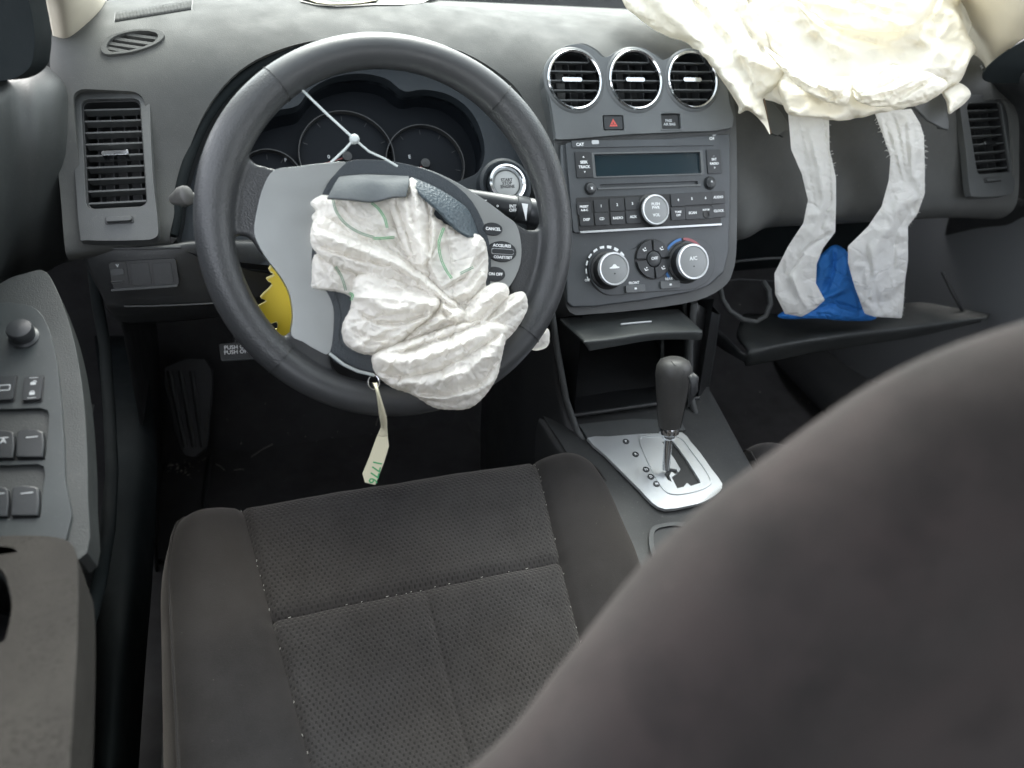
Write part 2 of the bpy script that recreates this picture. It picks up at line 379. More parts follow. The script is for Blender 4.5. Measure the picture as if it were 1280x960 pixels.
patch('unseen_rear_bulkhead', [[V(x, y, z) for x in (-.5, .365, 1.23)] for y, z in ((-1.25, .82), (-1.2, .6), (-1.1, .2), (-1.1, 0))], M['carpet'], body, ku=2, kv=2, solid=.01)  # unseen rear bulkhead, added to cut the light coming from behind
patch('firewall', [[V(x, 1.54, z) for x in (-.55, .365, 1.27)] for z in (.86, .5, .0)], M['black'], body, ku=2, kv=2, solid=.01)
for sx, nm in ((-1, 'door_skin'), (1, 'door_skin')):
    x = .365+sx*.86
    patch(nm, [[V(x, y, z) for y in (1.6, .6, -.4, -1.9)] for z in (.80, .4, -.1)], M['carpaint'], body, ku=2, kv=2, solid=.02)
glass = newmat('window_glass', (1, 1, 1), .05)
nt = glass.node_tree; tr = nt.nodes.new('ShaderNodeBsdfTransparent'); gl = nt.nodes.new('ShaderNodeBsdfGlossy'); gl.inputs['Roughness'].default_value = .03
tr.inputs[0].default_value = (.68, .73, .71, 1); mx = nt.nodes.new('ShaderNodeMixShader'); mx.inputs[0].default_value = .07
nt.links.new(tr.outputs[0], mx.inputs[1]); nt.links.new(gl.outputs[0], mx.inputs[2]); nt.links.new(mx.outputs[0], nt.nodes['Material Output'].inputs[0])
patch('windscreen', [[V(.365+s*w, y-abs(s)**2*.22, z-abs(s)**2*.02) for s in (-1, -.5, 0, .5, 1)] for y, z, w in ((1.50, .83, .70), (1.0, 1.09, .62), (.44, 1.275, .56))], glass, body, ku=4, kv=4, solid=0)

# ================================================================ dashboard
dash = root('dashboard', (.365, 1.0, .6), 'charcoal plastic dashboard running the full width below the windscreen', 'dashboard')
PROF = [(1.52, .835), (1.34, .856), (1.22, .866), (1.12, .869), (1.06, .860), (1.012, .843), (.968, .812), (.935, .768), (.905, .722), (.880, .685), (.862, .655), (.858, .632), (.875, .612), (.93, .60)]
XS = [-.318, -.30, -.26, -.2, -.1, 0, .1, .2, .28, .36, .44, .52, .6, .7, .8, .9, .98, 1.03, 1.048]
def padpt(x, i):
    y, z = PROF[i]
    e = max(0, abs(x-.365)-.56)/.12
    y2 = y-.02*min(e, 1)**2-(.10*(abs(x-.365)/.68)**3 if i < 3 else 0)
    z2 = z-(.018*min(e, 1.2)**2 if i < 7 else 0)
    if -.2 < x < .24 and 3 <= i <= 6: z2 += .008*cos((x-.02)/.22*pi/2)
    if .23 < x < .52 and 4 <= i <= 8: y2 -= {4: .012, 5: .020, 6: .026, 7: .022, 8: .012}[i]
    if .23 < x < .52 and i > 8: y2 += .02*(i-8)
    if x > .52 and i >= 7: y2 += .012*(i-6)*.5
    if x < -.17: y2 -= min(1, (-.17-x)/.04)*{10: .002, 11: .004}.get(i, 0)
    if x < .23: z2 += {9: .010, 10: .020, 11: .028, 12: .034, 13: .04}.get(i, 0)
    return V(x, y2, z2)
G = upgrid([[padpt(x, i) for x in XS] for i in range(len(PROF))], 10, 7)
vs, fs = grid_vf(G); fs = toward(vs, fs, V(.3, .1, 1.3))
pad = mesh('upper_pad', vs, fs, M['pad'], dash, solid=.005, sharp=50)
K = Frame((0, .93, .76), lean=.70)                                   # leaning plane of the driver's side of the dash face
HOOD = smooth(K.pts([(216, 312), (217, 270), (224, 225), (240, 175), (264, 130), (300, 92), (345, 66), (400, 50), (480, 46), (560, 58), (620, 92), (655, 130), (672, 190), (676, 250), (668, 330), (560, 345), (400, 340), (280, 330)]), 4)
LV = Frame(V(*at(144, 193, Y=.909)), yaw=-.114, lean=.828, roll=.062)
RV = Frame(V(*at(1232, 173, Y=.92)), yaw=.069, lean=.596, roll=.0075)
F = Frame(V(*at(812, 205, Y=.878)), lean=.515)                       # centre stack face
from mathutils.bvhtree import BVHTree
BV = BVHTree.FromPolygons([Vector(map(float, v)) for v in vs], fs)
def on_pad(px, py, lift=0.):
    d = Vector(ray(px, py)).normalized(); hit = BV.ray_cast(Vector(EYE), d)
    p = hit[0] if hit[0] is not None else Vector(at(px, py, Z=.868)); return V(*(p-d*lift))
_p, _a, _b = on_pad(166, 54), on_pad(190, 54), on_pad(166, 66)
OV = Frame(_p, lean=1.0)
_n = np.cross(_a-_p, _b-_p); _n /= np.linalg.norm(_n); _n = _n if _n[2] > 0 else -_n
OV.n = _n; OV.u = V(1, 0, 0)-_n*_n[0]; OV.u /= np.linalg.norm(OV.u); OV.v = np.cross(OV.n, OV.u)
def cutter(fr, loop, h0, h1):
    vs, fs = prism_vf(fr, [loop], h0, h1); return mesh('cut', vs, fs, None, sharp=0)
ov = OV.pts([(126, 62), (134, 50), (152, 42), (178, 38), (200, 40), (206, 47), (196, 57), (172, 66), (148, 70), (132, 70)])
ovc = np.mean(ov, 0)
cuts = [cutter(K, HOOD, -.2, .12), cutter(LV, rrect(*LV.c(144, 194, 86, 148), .012), -.05, .06), cutter(RV, rrect(*RV.c(1233, 174, 46, 92), .01), -.05, .06),
        cutter(OV, [tuple(ovc+(np.array(p)-ovc)*.80) for p in smooth(ov, 3)], -.03, .04),
        cutter(F, F.pts([(712, 72), (900, 72), (905, 160), (900, 340), (712, 345)]), -.10, .2)]
for c in cuts:
    m = pad.modifiers.new('cut', 'BOOLEAN'); m.object = c; m.operation = 'DIFFERENCE'; m.solver = 'EXACT'
bpy.context.view_layer.update(); apply_mods(pad)
for c in cuts: bpy.data.objects.remove(c)
pad.data.shade_smooth(); pad.data.set_sharp_from_angle(angle=radians(40))
# closed ducts behind every opening
def well(name, fr, loop, depth, mat, parent, shrink=1.0, h=0., floor=True):
    c = np.mean(loop, 0); n = len(loop); L2 = [tuple(c+(np.array(p)-c)*shrink) for p in loop]
    vs = [fr.P(a, b, h) for a, b in loop]+[fr.P(a, b, h-depth) for a, b in L2]
    fs = [(i, (i+1) % n, n+(i+1) % n, n+i) for i in range(n)]+[tuple(range(n, 2*n))]
    return mesh(name, vs, toward(vs, fs[:-1], fr.P(*c, .5))+([fs[-1]] if floor else []), mat, parent, sharp=35)
# ---- defroster grille along the windscreen
dg = root('defroster_grille', at(195, 14, Z=.868), 'fine ribbed defroster grille at the foot of the windscreen on the driver side', 'air grille')
gA, gB = on_pad(146, 26, .002), on_pad(236, 12, .002)
ribs = []
for i in range(54):
    t = i/53; x, y = 144+94*t, 27-15*t
    pp_ = [on_pad(x+dx, y-dy_, .001) for dx, dy_ in ((0, 0), (.5, 4), (1.0, 8), (1.4, 11.5))]
    ribs.append(tube_vf(pp_, .00085, 4))
ob = mesh('rib', *join_vf(ribs), M['pad'], dg, sharp=0); ob['kind'] = 'stuff'
gb_ = [[on_pad(142+98*t+dx, 27.5-15.5*t-dy_, .0003) for t in (0, .25, .5, .75, 1)] for dx, dy_ in ((0, 0), (.5, 4), (1.0, 8), (1.5, 12))]
patch('grille_bed', gb_, M['dark'], dg, ku=3, kv=2, solid=0)
# ---- oval demister vent
t = root('demister_vent', OV.P(*ovc), 'oval demister vent with slanted dark slots on top of the dash beside the driver pillar', 'air vent')
ovs = smooth(ov, 3)
sc = lambda k: [tuple(ovc+(np.array(p)-ovc)*k) for p in ovs]
prism('rim', OV, [sc(1.0), sc(.80)], -.004, .003, M['pad'], t, bevel=.0015)
well('duct', OV, sc(.81), .03, M['black'], t, h=-.002)
for (x0, y0, x1, y1) in ((140, 48, 190, 55), (134, 54, 182, 61), (131, 59.5, 168, 66.5), (158, 43, 199, 48.5)):
    a, b = OV.uv(x0, y0), OV.uv(x1, y1); d = np.array(b)-a; L = np.hypot(*d); an = atan2(d[1], d[0])
    prism('vane', OV, rrect((a[0]+b[0])/2, (a[1]+b[1])/2, L, .0042, .001, 2, an), -.005, .0005, M['pad'], t)
# ---- side vents: frame, nine vanes, upright vanes behind, chrome tab, little wheel
def side_vent(fr, outer, inner, n, tabx, label, wheel, name='side_vent'):
    u0, v0, w, h = inner
    t = root(name, fr.P(u0, v0), label, 'air vent', 'side air vents at the ends of the dash')
    prism('vent_frame', fr, [outer, rrect(u0, v0, w, h, .008, 6)], -.006, .005, M['panel'], t, bevel=.0018, seg=3)
    well('duct', fr, rrect(u0, v0, w*1.01, h*1.01, .008, 6), .045, M['black'], t, h=-.003)
    prism('inner_lip', fr, [rrect(u0, v0, w*1.02, h*1.02, .008, 6), rrect(u0, v0, w*.95, h*.97, .007, 6)], -.012, .002, M['black'], t, bevel=.0006)
    for i in range(n):
        vv = v0+h/2-h*(i+.75)/(n+.4)
        prism('vane', fr, rrect(u0, vv, w*.95, .0020, .0008, 2), -.010, .0005, M['panel'], t)
    for i in range(4):
        uu = u0-w/2+w*(i+.8)/4.4
        prism('upright_vane', fr, rrect(uu, v0, .0013, h*.96, .0004, 2), -.030, -.012, M['dark'], t)
    vv = v0+h/2-h*(tabx+.75)/(n+.4)
    prism('tab', fr, rrect(u0+.001, vv, .026, .0052, .002, 4), -.004, .0055, M['chrome'], t, bevel=.0012)
    a, b, cw, ch = wheel
    prism('wheel_slot', fr, rrect(a, b, cw, ch, .002, 3), .0035, .0056, M['black'], t, bevel=.0004)
    prism('thumb_wheel', fr, rrect(a, b, cw*.86, ch*.6, .0015, 3), .0055, .0085, M['panel'], t, bevel=.0009)
    return t
u0, v0, w0, h0 = LV.c(144, 193.5, 75, 136)
side_vent(LV, smooth(LV.pts([(94, 122), (100, 116), (130, 115), (165, 115), (181, 118), (188, 130), (190, 180), (193, 230), (199, 285), (195, 300), (170, 303), (110, 303), (102, 297), (97, 240), (93, 180)]), 3),
          (u0, v0, w0, h0), 9, 4, 'tall louvred air vent with bright tab at the driver door end', LV.c(151, 278, 36, 9))
u0, v0, w0, h0 = RV.c(1233, 174, 43, 86)
side_vent(RV, smooth(RV.pts([(1196, 128), (1202, 121), (1238, 121), (1252, 132), (1262, 160), (1266, 205), (1264, 236), (1256, 245), (1218, 247), (1209, 240), (1204, 190)]), 3),
          (u0, v0, w0, h0), 8, 4, 'louvred air vent at the passenger door end beside the deflated white bag', RV.c(1237, 226, 22, 6))
# ---- panel between vent and knees
KP = Frame(V(*at(170, 345, Y=.845)), lean=.25)
lowp = [[at(96, 303, Y=.862), at(150, 306, Y=.858), at(205, 306, Y=.858), at(250, 300, Y=.862), at(330, 300, Y=.88)],
        [at(98, 309, Y=.850), at(150, 311, Y=.846), at(205, 310, Y=.846), at(250, 306, Y=.85), at(330, 306, Y=.87)],
        [at(112, 340, Y=.848), at(150, 342, Y=.842), at(205, 341, Y=.842), at(255, 336, Y=.848), at(340, 330, Y=.86)],
        [at(128, 372, Y=.853), at(158, 376, Y=.847), at(210, 375, Y=.847), at(262, 371, Y=.852), at(350, 360, Y=.86)],
        [at(134, 386, Y=.862), at(160, 388, Y=.858), at(212, 386, Y=.858), at(268, 382, Y=.862), at(355, 372, Y=.87)],
        [at(150, 402, Y=.92), at(170, 404, Y=.92), at(220, 402, Y=.92), at(275, 396, Y=.92), at(360, 385, Y=.92)]]
patch('knee_panel', lowp, M['dark'], dash, ku=5, kv=5, solid=.004)
tube('panel_edge', [at(x, y, Y=.843) for x, y in ((155, 383), (190, 382.5), (230, 381), (268, 379))], .0011, M['panel'], dash, n=6)
tube('panel_edge', [at(x, y, Y=.846) for x, y in ((101, 309), (150, 311), (190, 310), (226, 309))], .0016, M['panel'], dash, n=6)  # paler bead puts the ledge's highlight into the colour
sw = root('switch_pack', KP.P(0, 0), 'small black switch pack low on the dash left of the steering wheel', 'switches')
KPd = Frame(V(*at(180, 342, Y=.838)), lean=.25)
boxm('bezel', KPd, *KPd.c(181, 342, 84, 34), -.006, .001, M['black'], sw, r=.003)
prism('rim_highlight', KPd, rrect(*KPd.c(181, 359.5, 84, 3), .001, 2), -.004, .003, M['panel'], sw, bevel=.0005)  # paler strip stands in for the highlight under the switches
for cx, w in ((149, 22), (176, 24), (204, 24)):
    boxm('switch', KPd, *KPd.c(cx, 342, w, 27), .001, .0022, M['dark'] if cx > 150 else M['black'], sw, r=.0015)
boxm('rocker', KPd, *KPd.c(147, 339, 17, 8), .002, .004, M['button'], sw)
boxm('rocker', KPd, *KPd.c(147, 352, 17, 3), .002, .003, M['panel'], sw)
text('▲' if False else 'v', KPd, *KPd.uv(147, 331), .006, .003, M['grey_print'], sw)

# ================================================================ instrument cluster
cl = root('instrument_cluster', K.P(0, 0, -.06), 'dark unlit instrument cluster with round dials seen through the steering wheel', 'instrument cluster')
hc = np.mean(HOOD, 0)
def hs(k, dy=0.): return [tuple(hc+(np.array(p)-hc)*k+np.array((0, dy))) for p in HOOD]
_v0 = K.uv(217, 292)[1]; _hl = hs(.99); _k0 = min(range(len(_hl)), key=lambda i: abs(_hl[i][1]-_v0)+(9 if _hl[i][0] > 0 else 0)); _ord = _hl[_k0:]+_hl[:_k0]; _lip = [p for p in _ord if p[1] >= _v0-.002]
tube('hood_lip', [K.P(a, b, -.008) for a, b in _lip], .006, M['soft_black'], cl, n=12)
well('hood_wall', K, hs(.965), .055, M['black'], cl, shrink=.98, h=-.004, floor=False)
WIN = smooth(K.pts([(296, 196), (304, 170), (322, 148), (346, 138), (372, 132), (388, 112), (415, 97), (450, 92), (482, 98), (505, 114), (530, 112), (560, 118), (585, 135), (600, 160), (606, 190), (598, 214), (575, 226), (540, 240), (480, 260), (400, 262), (320, 250), (298, 225)], -.03), 4)
prism('binnacle_panel', K, [hs(.965), WIN], -.052, -.030, M['binnacle'], cl, bevel=.003, seg=3)
well('dial_well', K, WIN, .03, M['cluster'], cl, h=-.045)
def ringp(name, fr, cx, cy, rx, ry, w, h0, h1, mat, par, n=56, **k): return prism(name, fr, [oval(cx, cy, rx, ry, n), oval(cx, cy, rx-w, ry-w, n)], h0, h1, mat, par, **k)
for (cx, cy, R_) in ((338, 196, 44), (441, 166, 64), (545, 176, 52)):
    u, v, w, h = K.c(cx, cy, 2*R_, 2*R_)
    d = bpy.data.objects; dl = lathe('dial', K, u, v, [(w/2, -.073), (w/2, -.071), (0, -.071)], M['cluster'], cl, n=48)
    ringp('dial_ring', K, u, v, w/2, w/2, .0016, -.071, -.062, M['dark'], dl, bevel=.0004)
    n = 25
    for i in range(n):
        a = radians(225-270*i/(n-1)); L = .006 if i % 3 == 0 else .003
        r0 = w/2-.004-L
        tt = [(u+cos(a)*r+(-sin(a))*s*.0004, v+sin(a)*r+cos(a)*s*.0004) for r, s in ((r0, -1), (r0+L, -1), (r0+L, 1), (r0, 1))]
        if i % 3 == 0: prism('tick', K, tt, -.0708, -.0704, M['dark'], dl)
    a = radians(195 if R_ > 60 else 215); c = (cos(a), sin(a))
    prism('needle', K, [(u-c[1]*.001, v+c[0]*.001), (u+c[1]*.001, v-c[0]*.001), (u+c[0]*w*.42, v+c[1]*w*.42)], -.068, -.067, newmat('needle_red', (.16, .03, .03), .5), dl)
    lathe('needle_hub', K, u, v, [(.006, -.071), (.006, -.064), (0, -.063)], M['dark'], dl, n=20)
for x, y, s in ((411, 196, '0'), (357, 200, 'F'), (512, 196, 'E'), (478, 165, '8')):
    text(s, K, *K.uv(x, y, -.07), .006, -.0702, M['grey_print'], cl)
# start button
sb = root('start_button', K.P(*K.uv(636, 229)), 'round chrome ringed start stop button to the right of the cluster', 'button')
u, v, w, h = K.c(634, 229, 46, 46)
SBF = Frame(V(*at(634, 229, Y=.865)), lean=.62)
u, v, w, h = SBF.c(634, 229, 46, 46); r = w/2
lathe('socket', SBF, u, v, [(r*1.42, -.02), (r*1.40, -.006), (r*1.25, -.004), (r*1.05, -.008), (r*.9, -.02)], M['binnacle'], sb)
lathe('ring', SBF, u, v, [(r*1.0, -.012), (r*1.02, -.002), (r*.97, .003), (r*.86, .004), (r*.74, .001), (r*.70, -.006)], M['chrome'], sb, n=56)
cap = lathe('cap', SBF, u, v, [(r*.68, -.010), (r*.68, -.002), (r*.60, -.0005), (0, -.0003)], newmat('grey_button_cap', (.36, .37, .36), .45), sb)
for k, s in enumerate(('START', 'STOP', 'ENGINE')): text(s, SBF, u, v+.0042-.0042*k, .0046, -.0002, M['dark'], cap)
# ================================================================ centre stack
stack = root('centre_stack', F.P(0, 0, -.05), 'dark grey centre stack body standing in the middle of the dashboard', 'centre stack')
OUT = smooth(F.pts([(692, 75), (706, 60), (728, 54), (746, 62), (758, 72), (776, 66), (800, 62), (820, 68), (832, 76), (850, 70), (872, 64), (895, 66), (908, 82), (918, 130), (921, 180), (921, 300), (916, 340), (903, 360), (870, 376), (810, 386), (745, 392), (712, 390), (704, 350), (698, 250), (690, 160), (682, 110)], -.006), 3)

UPO = smooth(F.pts([(694, 168), (688, 130), (682, 104), (681, 88), (686, 74), (698, 62), (714, 56), (730, 57), (743, 64), (752, 72), (762, 70), (774, 62), (790, 59), (806, 62), (818, 70), (828, 76), (840, 70), (856, 64), (872, 63), (888, 66), (899, 76), (906, 96), (911, 130), (914, 160), (860, 165), (790, 168), (740, 172), (698, 175)]), 2)
rv = [F.c(717, 101, 66, 66), F.c(793, 101, 64, 64), F.c(864, 101, 60, 60)]
holes = [oval(u, v, w/2*.97, w/2*1.03, 44) for u, v, w, h in rv]
hz, pb = F.c(766, 154, 26, 19), F.c(838, 152, 24, 19)
prism('stack_body', F, [OUT]+[oval(u, v, w/2*.99, w/2*1.0, 44) for u, v, w, h in rv], -.12, -.006, M['panel'], stack, bevel=.005, seg=4)
holes += [rrect(*hz, .002), rrect(*pb, .002)]
prism('upper_fascia', F, [UPO]+holes, -.006, .002, M['fascia'], stack, bevel=.0016, seg=3)
for (a, b, name, lab, cap, body) in ((hz, 0, 'hazard_switch', 'hazard switch with a red triangle under the round vents', None, None), (pb, 1, 'passenger_airbag_lamp', 'small black airbag status lamp under the rightmost round vent', None, None)):
    t = root(name, F.P(a[0], a[1]), lab, 'switch' if not b else 'indicator')
    boxm('well', F, a[0], a[1], a[2], a[3], -.008, -.004, M['black'], t, r=.002)
    if not b:
        k = boxm('key', F, a[0], a[1], a[2]*.88, a[3]*.86, -.005, .0015, M['button'], t, r=.0015, bevel=.0012)
        T = lambda s, cy: [(a[0]+s*x, a[1]+cy+s*y) for x, y in ((-.9, -.7), (.9, -.7), (0, .85))]
        prism('triangle', F, [T(.0062, 0), T(.0040, -.0002)], .0014, .0018, M['red_print'], k)
        prism('triangle', F, [T(.0030, 0), T(.0016, -.0001)], .0014, .0018, M['red_print'], k)
    else:
        k = boxm('lens', F, a[0], a[1], a[2]*.9, a[3]*.88, -.005, -.001, M['black'], t, r=.001)
        text('PASS', F, a[0]-.002, a[1]+.0015, .0042, -.0009, M['grey_print'], k); text('AIR BAG', F, a[0]-.001, a[1]-.0032, .0042, -.0009, M['grey_print'], k)
        prism('lower_rim', F, rrect(a[0], a[1]-a[3]*.56, a[2]*1.12, .0012, .0005, 2), .0, .003, M['fascia'], t, bevel=.0004)
VL = ['leftmost round chrome ringed air vent above the radio', 'middle one of the three round chrome ringed air vents', 'round chrome ringed air vent nearest the passenger bag']
for i, (u, v, w, h) in enumerate(rv):
    r = w/2; t = root('round_vent', F.P(u, v), VL[i], 'air vent', 'round air vents over the radio')
    lathe('collar', F, u, v, [(r*1.13, .0018), (r*1.10, .0032), (r*1.04, .0042), (r*1.0, .003), (r*.99, -.01)], M['fascia'], t, n=56)
    lathe('ring', F, u, v, [(r*1.0, .001), (r*1.02, .0048), (r*.985, .0065), (r*.935, .0052), (r*.92, -.002)], M['chrome'], t, n=56)
    lathe('duct', F, u, v, [(r*.93, .001), (r*.90, -.035), (0, -.036)], M['black'], t, n=40)
    for k in range(5):
        yy = (-.66+.33*k)*r*.97; L = sqrt(max(0, (.91*r)**2-yy*yy))
        prism('vane', F, rrect(u, v+yy, 2*L, .0016, .0006, 2), -.008, .0008-(k-2)**2*.0006, M['panel'], t)
    for k in range(3): prism('upright_vane', F, rrect(u+(k-1)*r*.5, v, .0010, 1.5*r, .0004, 2), -.028, -.012, M['dark'], t)
    prism('tab', F, rrect(u-(.001 if i else .004), v, .027, .0052, .0022, 4), -.003, .0052, M['chrome'], t, bevel=.0013)
# ---- radio
LOWO = F.pts([(701, 181), (800, 176), (913, 167), (913, 250), (911, 315), (905, 340), (888, 356), (860, 366), (800, 376), (745, 383), (716, 384), (709, 378), (707, 330), (703, 250)])
radio = root('car_radio', F.P(*F.uv(812, 230)), 'factory car radio with dark display, disc slot and rows of small buttons', 'radio')
disp = F.c(809.5, 206, 132, 27)
prism('lower_fascia', F, LOWO, -.006, .000, M['fascia2'], stack, bevel=.0018, seg=3)
PL = F.uv(718, 232)
RL = F.pts([(710, 183.5), (908, 171.5), (908, 270), (902, 281), (726, 293), (716, 285)])
cx, cy, cw, ch = F.c(809, 232, 190, 108)
face = prism('faceplate', F, [rrect(cx, cy, cw, ch, .004, 5), rrect(disp[0], disp[1], disp[2], disp[3], .0015, 3), rrect(*F.c(811, 231.5, 122, 5), .001, 3)], .000, .0035, M['fascia2'], radio, bevel=.0010, seg=2)
topbar = boxm('top_bar', F, cx, F.uv(808, 180)[1], cw*.93, .0085, .0034, .0050, M['fascia2'], radio, r=.0012)
text('CAT', F, *F.uv(723, 182), .0048, .0051, M['white_print'], topbar); text('CH', F, *F.uv(887, 174.5), .0046, .0051, M['white_print'], topbar); text('CAT', F, *F.uv(890, 170.5), .0022, .0051, M['grey_print'], topbar)
boxm('disc_logo', F, *F.c(742, 179, 9, 5), .0049, .0053, M['grey_print'], topbar, bevel=0)
scr = boxm('display', F, disp[0], disp[1], disp[2]*1.0, disp[3]*1.0, -.004, .0005, M['glassdark'], radio, bevel=.0003)
prism('display_rim', F, [rrect(disp[0], disp[1], disp[2]*1.05, disp[3]*1.14, .002, 3), rrect(disp[0], disp[1], disp[2]*1.0, disp[3]*1.0, .0015, 3)], .0030, .0046, M['fascia'], radio, bevel=.0005)
boxm('disc_slot', F, *F.c(811, 231.5, 122, 5.5), -.003, -.0005, M['black'], radio)
boxm('slot_lip', F, *F.c(811, 234.5, 128, 2.2), .003, .0052, M['fascia'], radio, r=.0006)
def key(cx, cy, w, h, words, size=.0042, name='button', mat='button', par=None, hh=.0052, dy=.0046, prn='white_print', extra=None, rr=.0012):
    u, v, ww, h_ = F.c(cx, cy, w, h)
    k = boxm(name, F, u, v, ww, h_, .002, hh, M[mat], par or radio, r=rr, bevel=.0006)
    for i, s in enumerate(words): text(s, F, u, v+dy*((len(words)-1)/2-i), size, hh+.0001, M[prn], k)
    return k
key(728, 207, 20, 32, ['^', 'SEEK', 'TRACK', 'v'], .0043, dy=.0058)
key(890, 203, 17, 30, ['.', 'SAT', 'RADIO', '>'], .0040, dy=.0056)
for x, y, s in ((736, 236.5, 'x'), (885, 229.5, '^')):
    u, v, w, h = F.c(x, y, 12, 12); k = lathe('round_key', F, u, v, [(w*.62, .0034), (w*.60, .0045), (w*.5, .004), (w*.47, .0075), (w*.3, .0088), (0, .0090)], M['button'], radio, n=28)
    text(s, F, u, v, .0055, .0092, M['white_print'], k)
ROW1 = [(728, 262, 'PRESET', 'A-B-C'), (749, 259, '1'), (769, 257.5, '2'), (788, 256, '3'), (845, 251.5, '4'), (862, 250, '5'), (879, 249, '6'), (895, 248, 'AUDIO')]
ROW2 = [(731, 276, 'DISP'), (750, 275, 'CD'), (770, 274, 'RADIO'), (789, 272.5, 'AUX'), (845, 268.5, 'TUNE', 'OFF'), (863, 267.5, 'SCAN'), (880, 267, 'AUX IN'), (895.5, 265, 'CLOCK')]
kb = boxm('key_bed', F, *F.c(812, 264, 178, 40), .003, .0040, M['black'], radio, r=.002)
for row in (ROW1, ROW2):
    for r_ in row:
        x, y, ws = r_[0], r_[1], list(r_[2:])
        k = key(x, y-.5, 17.6 if 760 < x < 890 else 17.0, 15.4, ws if ws != ['AUX IN'] else [], .0042 if len(ws) == 1 else .0034, dy=.0043, hh=.0056)
        if ws == ['AUX IN']:
            u, v, w, h = F.c(x, y+1, 8, 8); text('AUX IN', F, u, v+.0052, .0028, .0057, M['white_print'], k)
            lathe('socket', F, u, v-.0008, [(w*.55, .0055), (w*.5, .0066), (w*.3, .0064), (w*.28, .0058), (0, .0058)], M['black'], k, n=22)
boxm('lower_trim', F, *F.c(814, 286, 176, 2.4), .003, .006, M['satin'], radio, r=.0006, rot=-.0)
def knob(fr, cx, cy, d, par, lines, H=.016, matcap='knobgrey', nm='knob', size=.0045):
    u, v, w, h = fr.c(cx, cy, d, d); u, v = fr.uv(cx, cy, H); r = w/2*.98
    k = lathe(nm, fr, u, v, [(r*1.16, .001), (r*1.14, .004), (r*1.02, .0055), (r*1.0, H*.8), (r*.9, H-.003)], M['black'], par, n=60)
    lathe('knob_ring', fr, u, v, [(r*.99, H*.78), (r*1.0, H*.96), (r*.96, H+.0008), (r*.88, H+.0006), (r*.855, H-.0012)], M['ringsilver'], k, n=60)
    lathe('knob_face', fr, u, v, [(r*.87, H-.002), (r*.86, H-.0006), (r*.8, H-.0002), (0, H)], M[matcap], k, n=48)
    for i, (s, dy, z) in enumerate(lines): text(s, fr, u, v+dy, z, H+.0002, M['white_print'], k)
    return k
knob(F, 820, 262, 34, radio, [('PUSH', .007, .0046), ('PWR', .0025, .0046), ('VOL', -.007, .0048)], H=.014)
# ---- climate control
cc = root('climate_control', F.P(*F.uv(816, 330)), 'heater panel with two silver ringed knobs and a round air direction pad', 'heater control')
CO = smooth(F.pts([(735, 330), (738, 318), (750, 309), (766, 306), (779, 311), (787, 312.5), (795, 310), (804, 303), (815, 300), (826, 302), (834, 308.5), (845, 308), (854, 302), (867, 298.5), (880, 302), (889, 312), (892, 328), (888, 344), (878, 355), (860, 362), (820, 364), (775, 368), (758, 368), (745, 360), (737, 347)]), 3)
prism('trim_plate', F, CO, .000, .0024, M['fascia2'], cc, bevel=.0010)
cc0 = np.mean(CO, 0); prism('plate_gap', F, [tuple(cc0+(np.array(p)-cc0)*1.014) for p in CO], -.001, .0008, M['black'], cc)
k1 = knob(F, 768, 336, 38, cc, [], H=.022, size=.005)
u, v = F.uv(768, 336, .022); 
prism('car_mark', F, smooth([(u-.006, v+.002), (u-.003, v+.003), (u-.001, v+.0055), (u+.002, v+.0055), (u+.004, v+.003), (u+.007, v+.002), (u+.006, v+.0005), (u-.006, v+.0005)], 2), .0221, .0223, M['white_print'], k1)
k2 = knob(F, 867, 327, 39, cc, [], H=.022)
u2, v2 = F.uv(867, 327, .022); w2 = F.c(867, 327, 39, 39)[2]; text('A/C', F, u2, v2+.004, .0062, .0223, M['white_print'], k2)
u1, v1 = F.uv(768, 336, .022); w1 = F.c(768, 336, 39, 39)[2]
for (uu, vv) in ((u1, v1), (u2, v2)): lathe('lamp_dot', F, uu, vv-.006, [(.0009, .0220), (.0009, .0224), (0, .0224)], M['black'], cc, n=10)
def arcseg(cu, cv, r0, r1, a0, a1, n=8):
    A = [radians(a0+(a1-a0)*i/n) for i in range(n+1)]
    return [(cu+cos(a)*r1, cv+sin(a)*r1) for a in A]+[(cu+cos(a)*r0, cv+sin(a)*r0) for a in reversed(A)]
for i in range(9):
    a = 205-20*i; wd = .0006+.0002*i
    prism('fan_mark', F, arcseg(u1-.0005, v1+.0005, w1*.66-wd, w1*.66+wd*1.0, a, a-12, 4), .0022, .0027, M['white_print'], cc)
text('OFF', F, u1-w1*.66, v1-.0105, .0038, .0025, M['white_print'], cc)
prism('cold_arc', F, arcseg(u2-.0005, v2+.0005, w2*.62, w2*.69, 215, 96, 20), .0022, .0027, M['blue_print'], cc)
prism('warm_arc', F, arcseg(u2-.0005, v2+.0005, w2*.62, w2*.69, 90, 40, 10), .0022, .0027, M['rose_print'], cc)
up_, vp_, wp_, _ = F.c(814.5, 324.5, 43, 43); R1 = wp_/2
lathe('pad_bed', F, up_, vp_, [(R1*1.05, .002), (R1*1.04, .003), (0, .003)], M['black'], cc, n=48)
for q in range(4):
    a0 = 90*q+4; sg = prism('pad_key', F, arcseg(up_, vp_, R1*.43, R1*.98, a0, a0+82, 10), .003, .0062, M['button'], cc, bevel=.0007)
    a = radians(a0+41); x, y = up_+cos(a)*R1*.70, vp_+sin(a)*R1*.70
    prism('seat_mark', F, [(x-.003, y+.001), (x-.001, y-.002), (x+.003, y-.001), (x+.003, y), (x-.0005, y-.0006), (x-.002, y+.002)], .0062, .0064, M['white_print'], sg)
    lathe('head_mark', F, x+.001, y+.0022, [(.0010, .0062), (.0010, .0064), (0, .0064)], M['white_print'], sg, n=10)
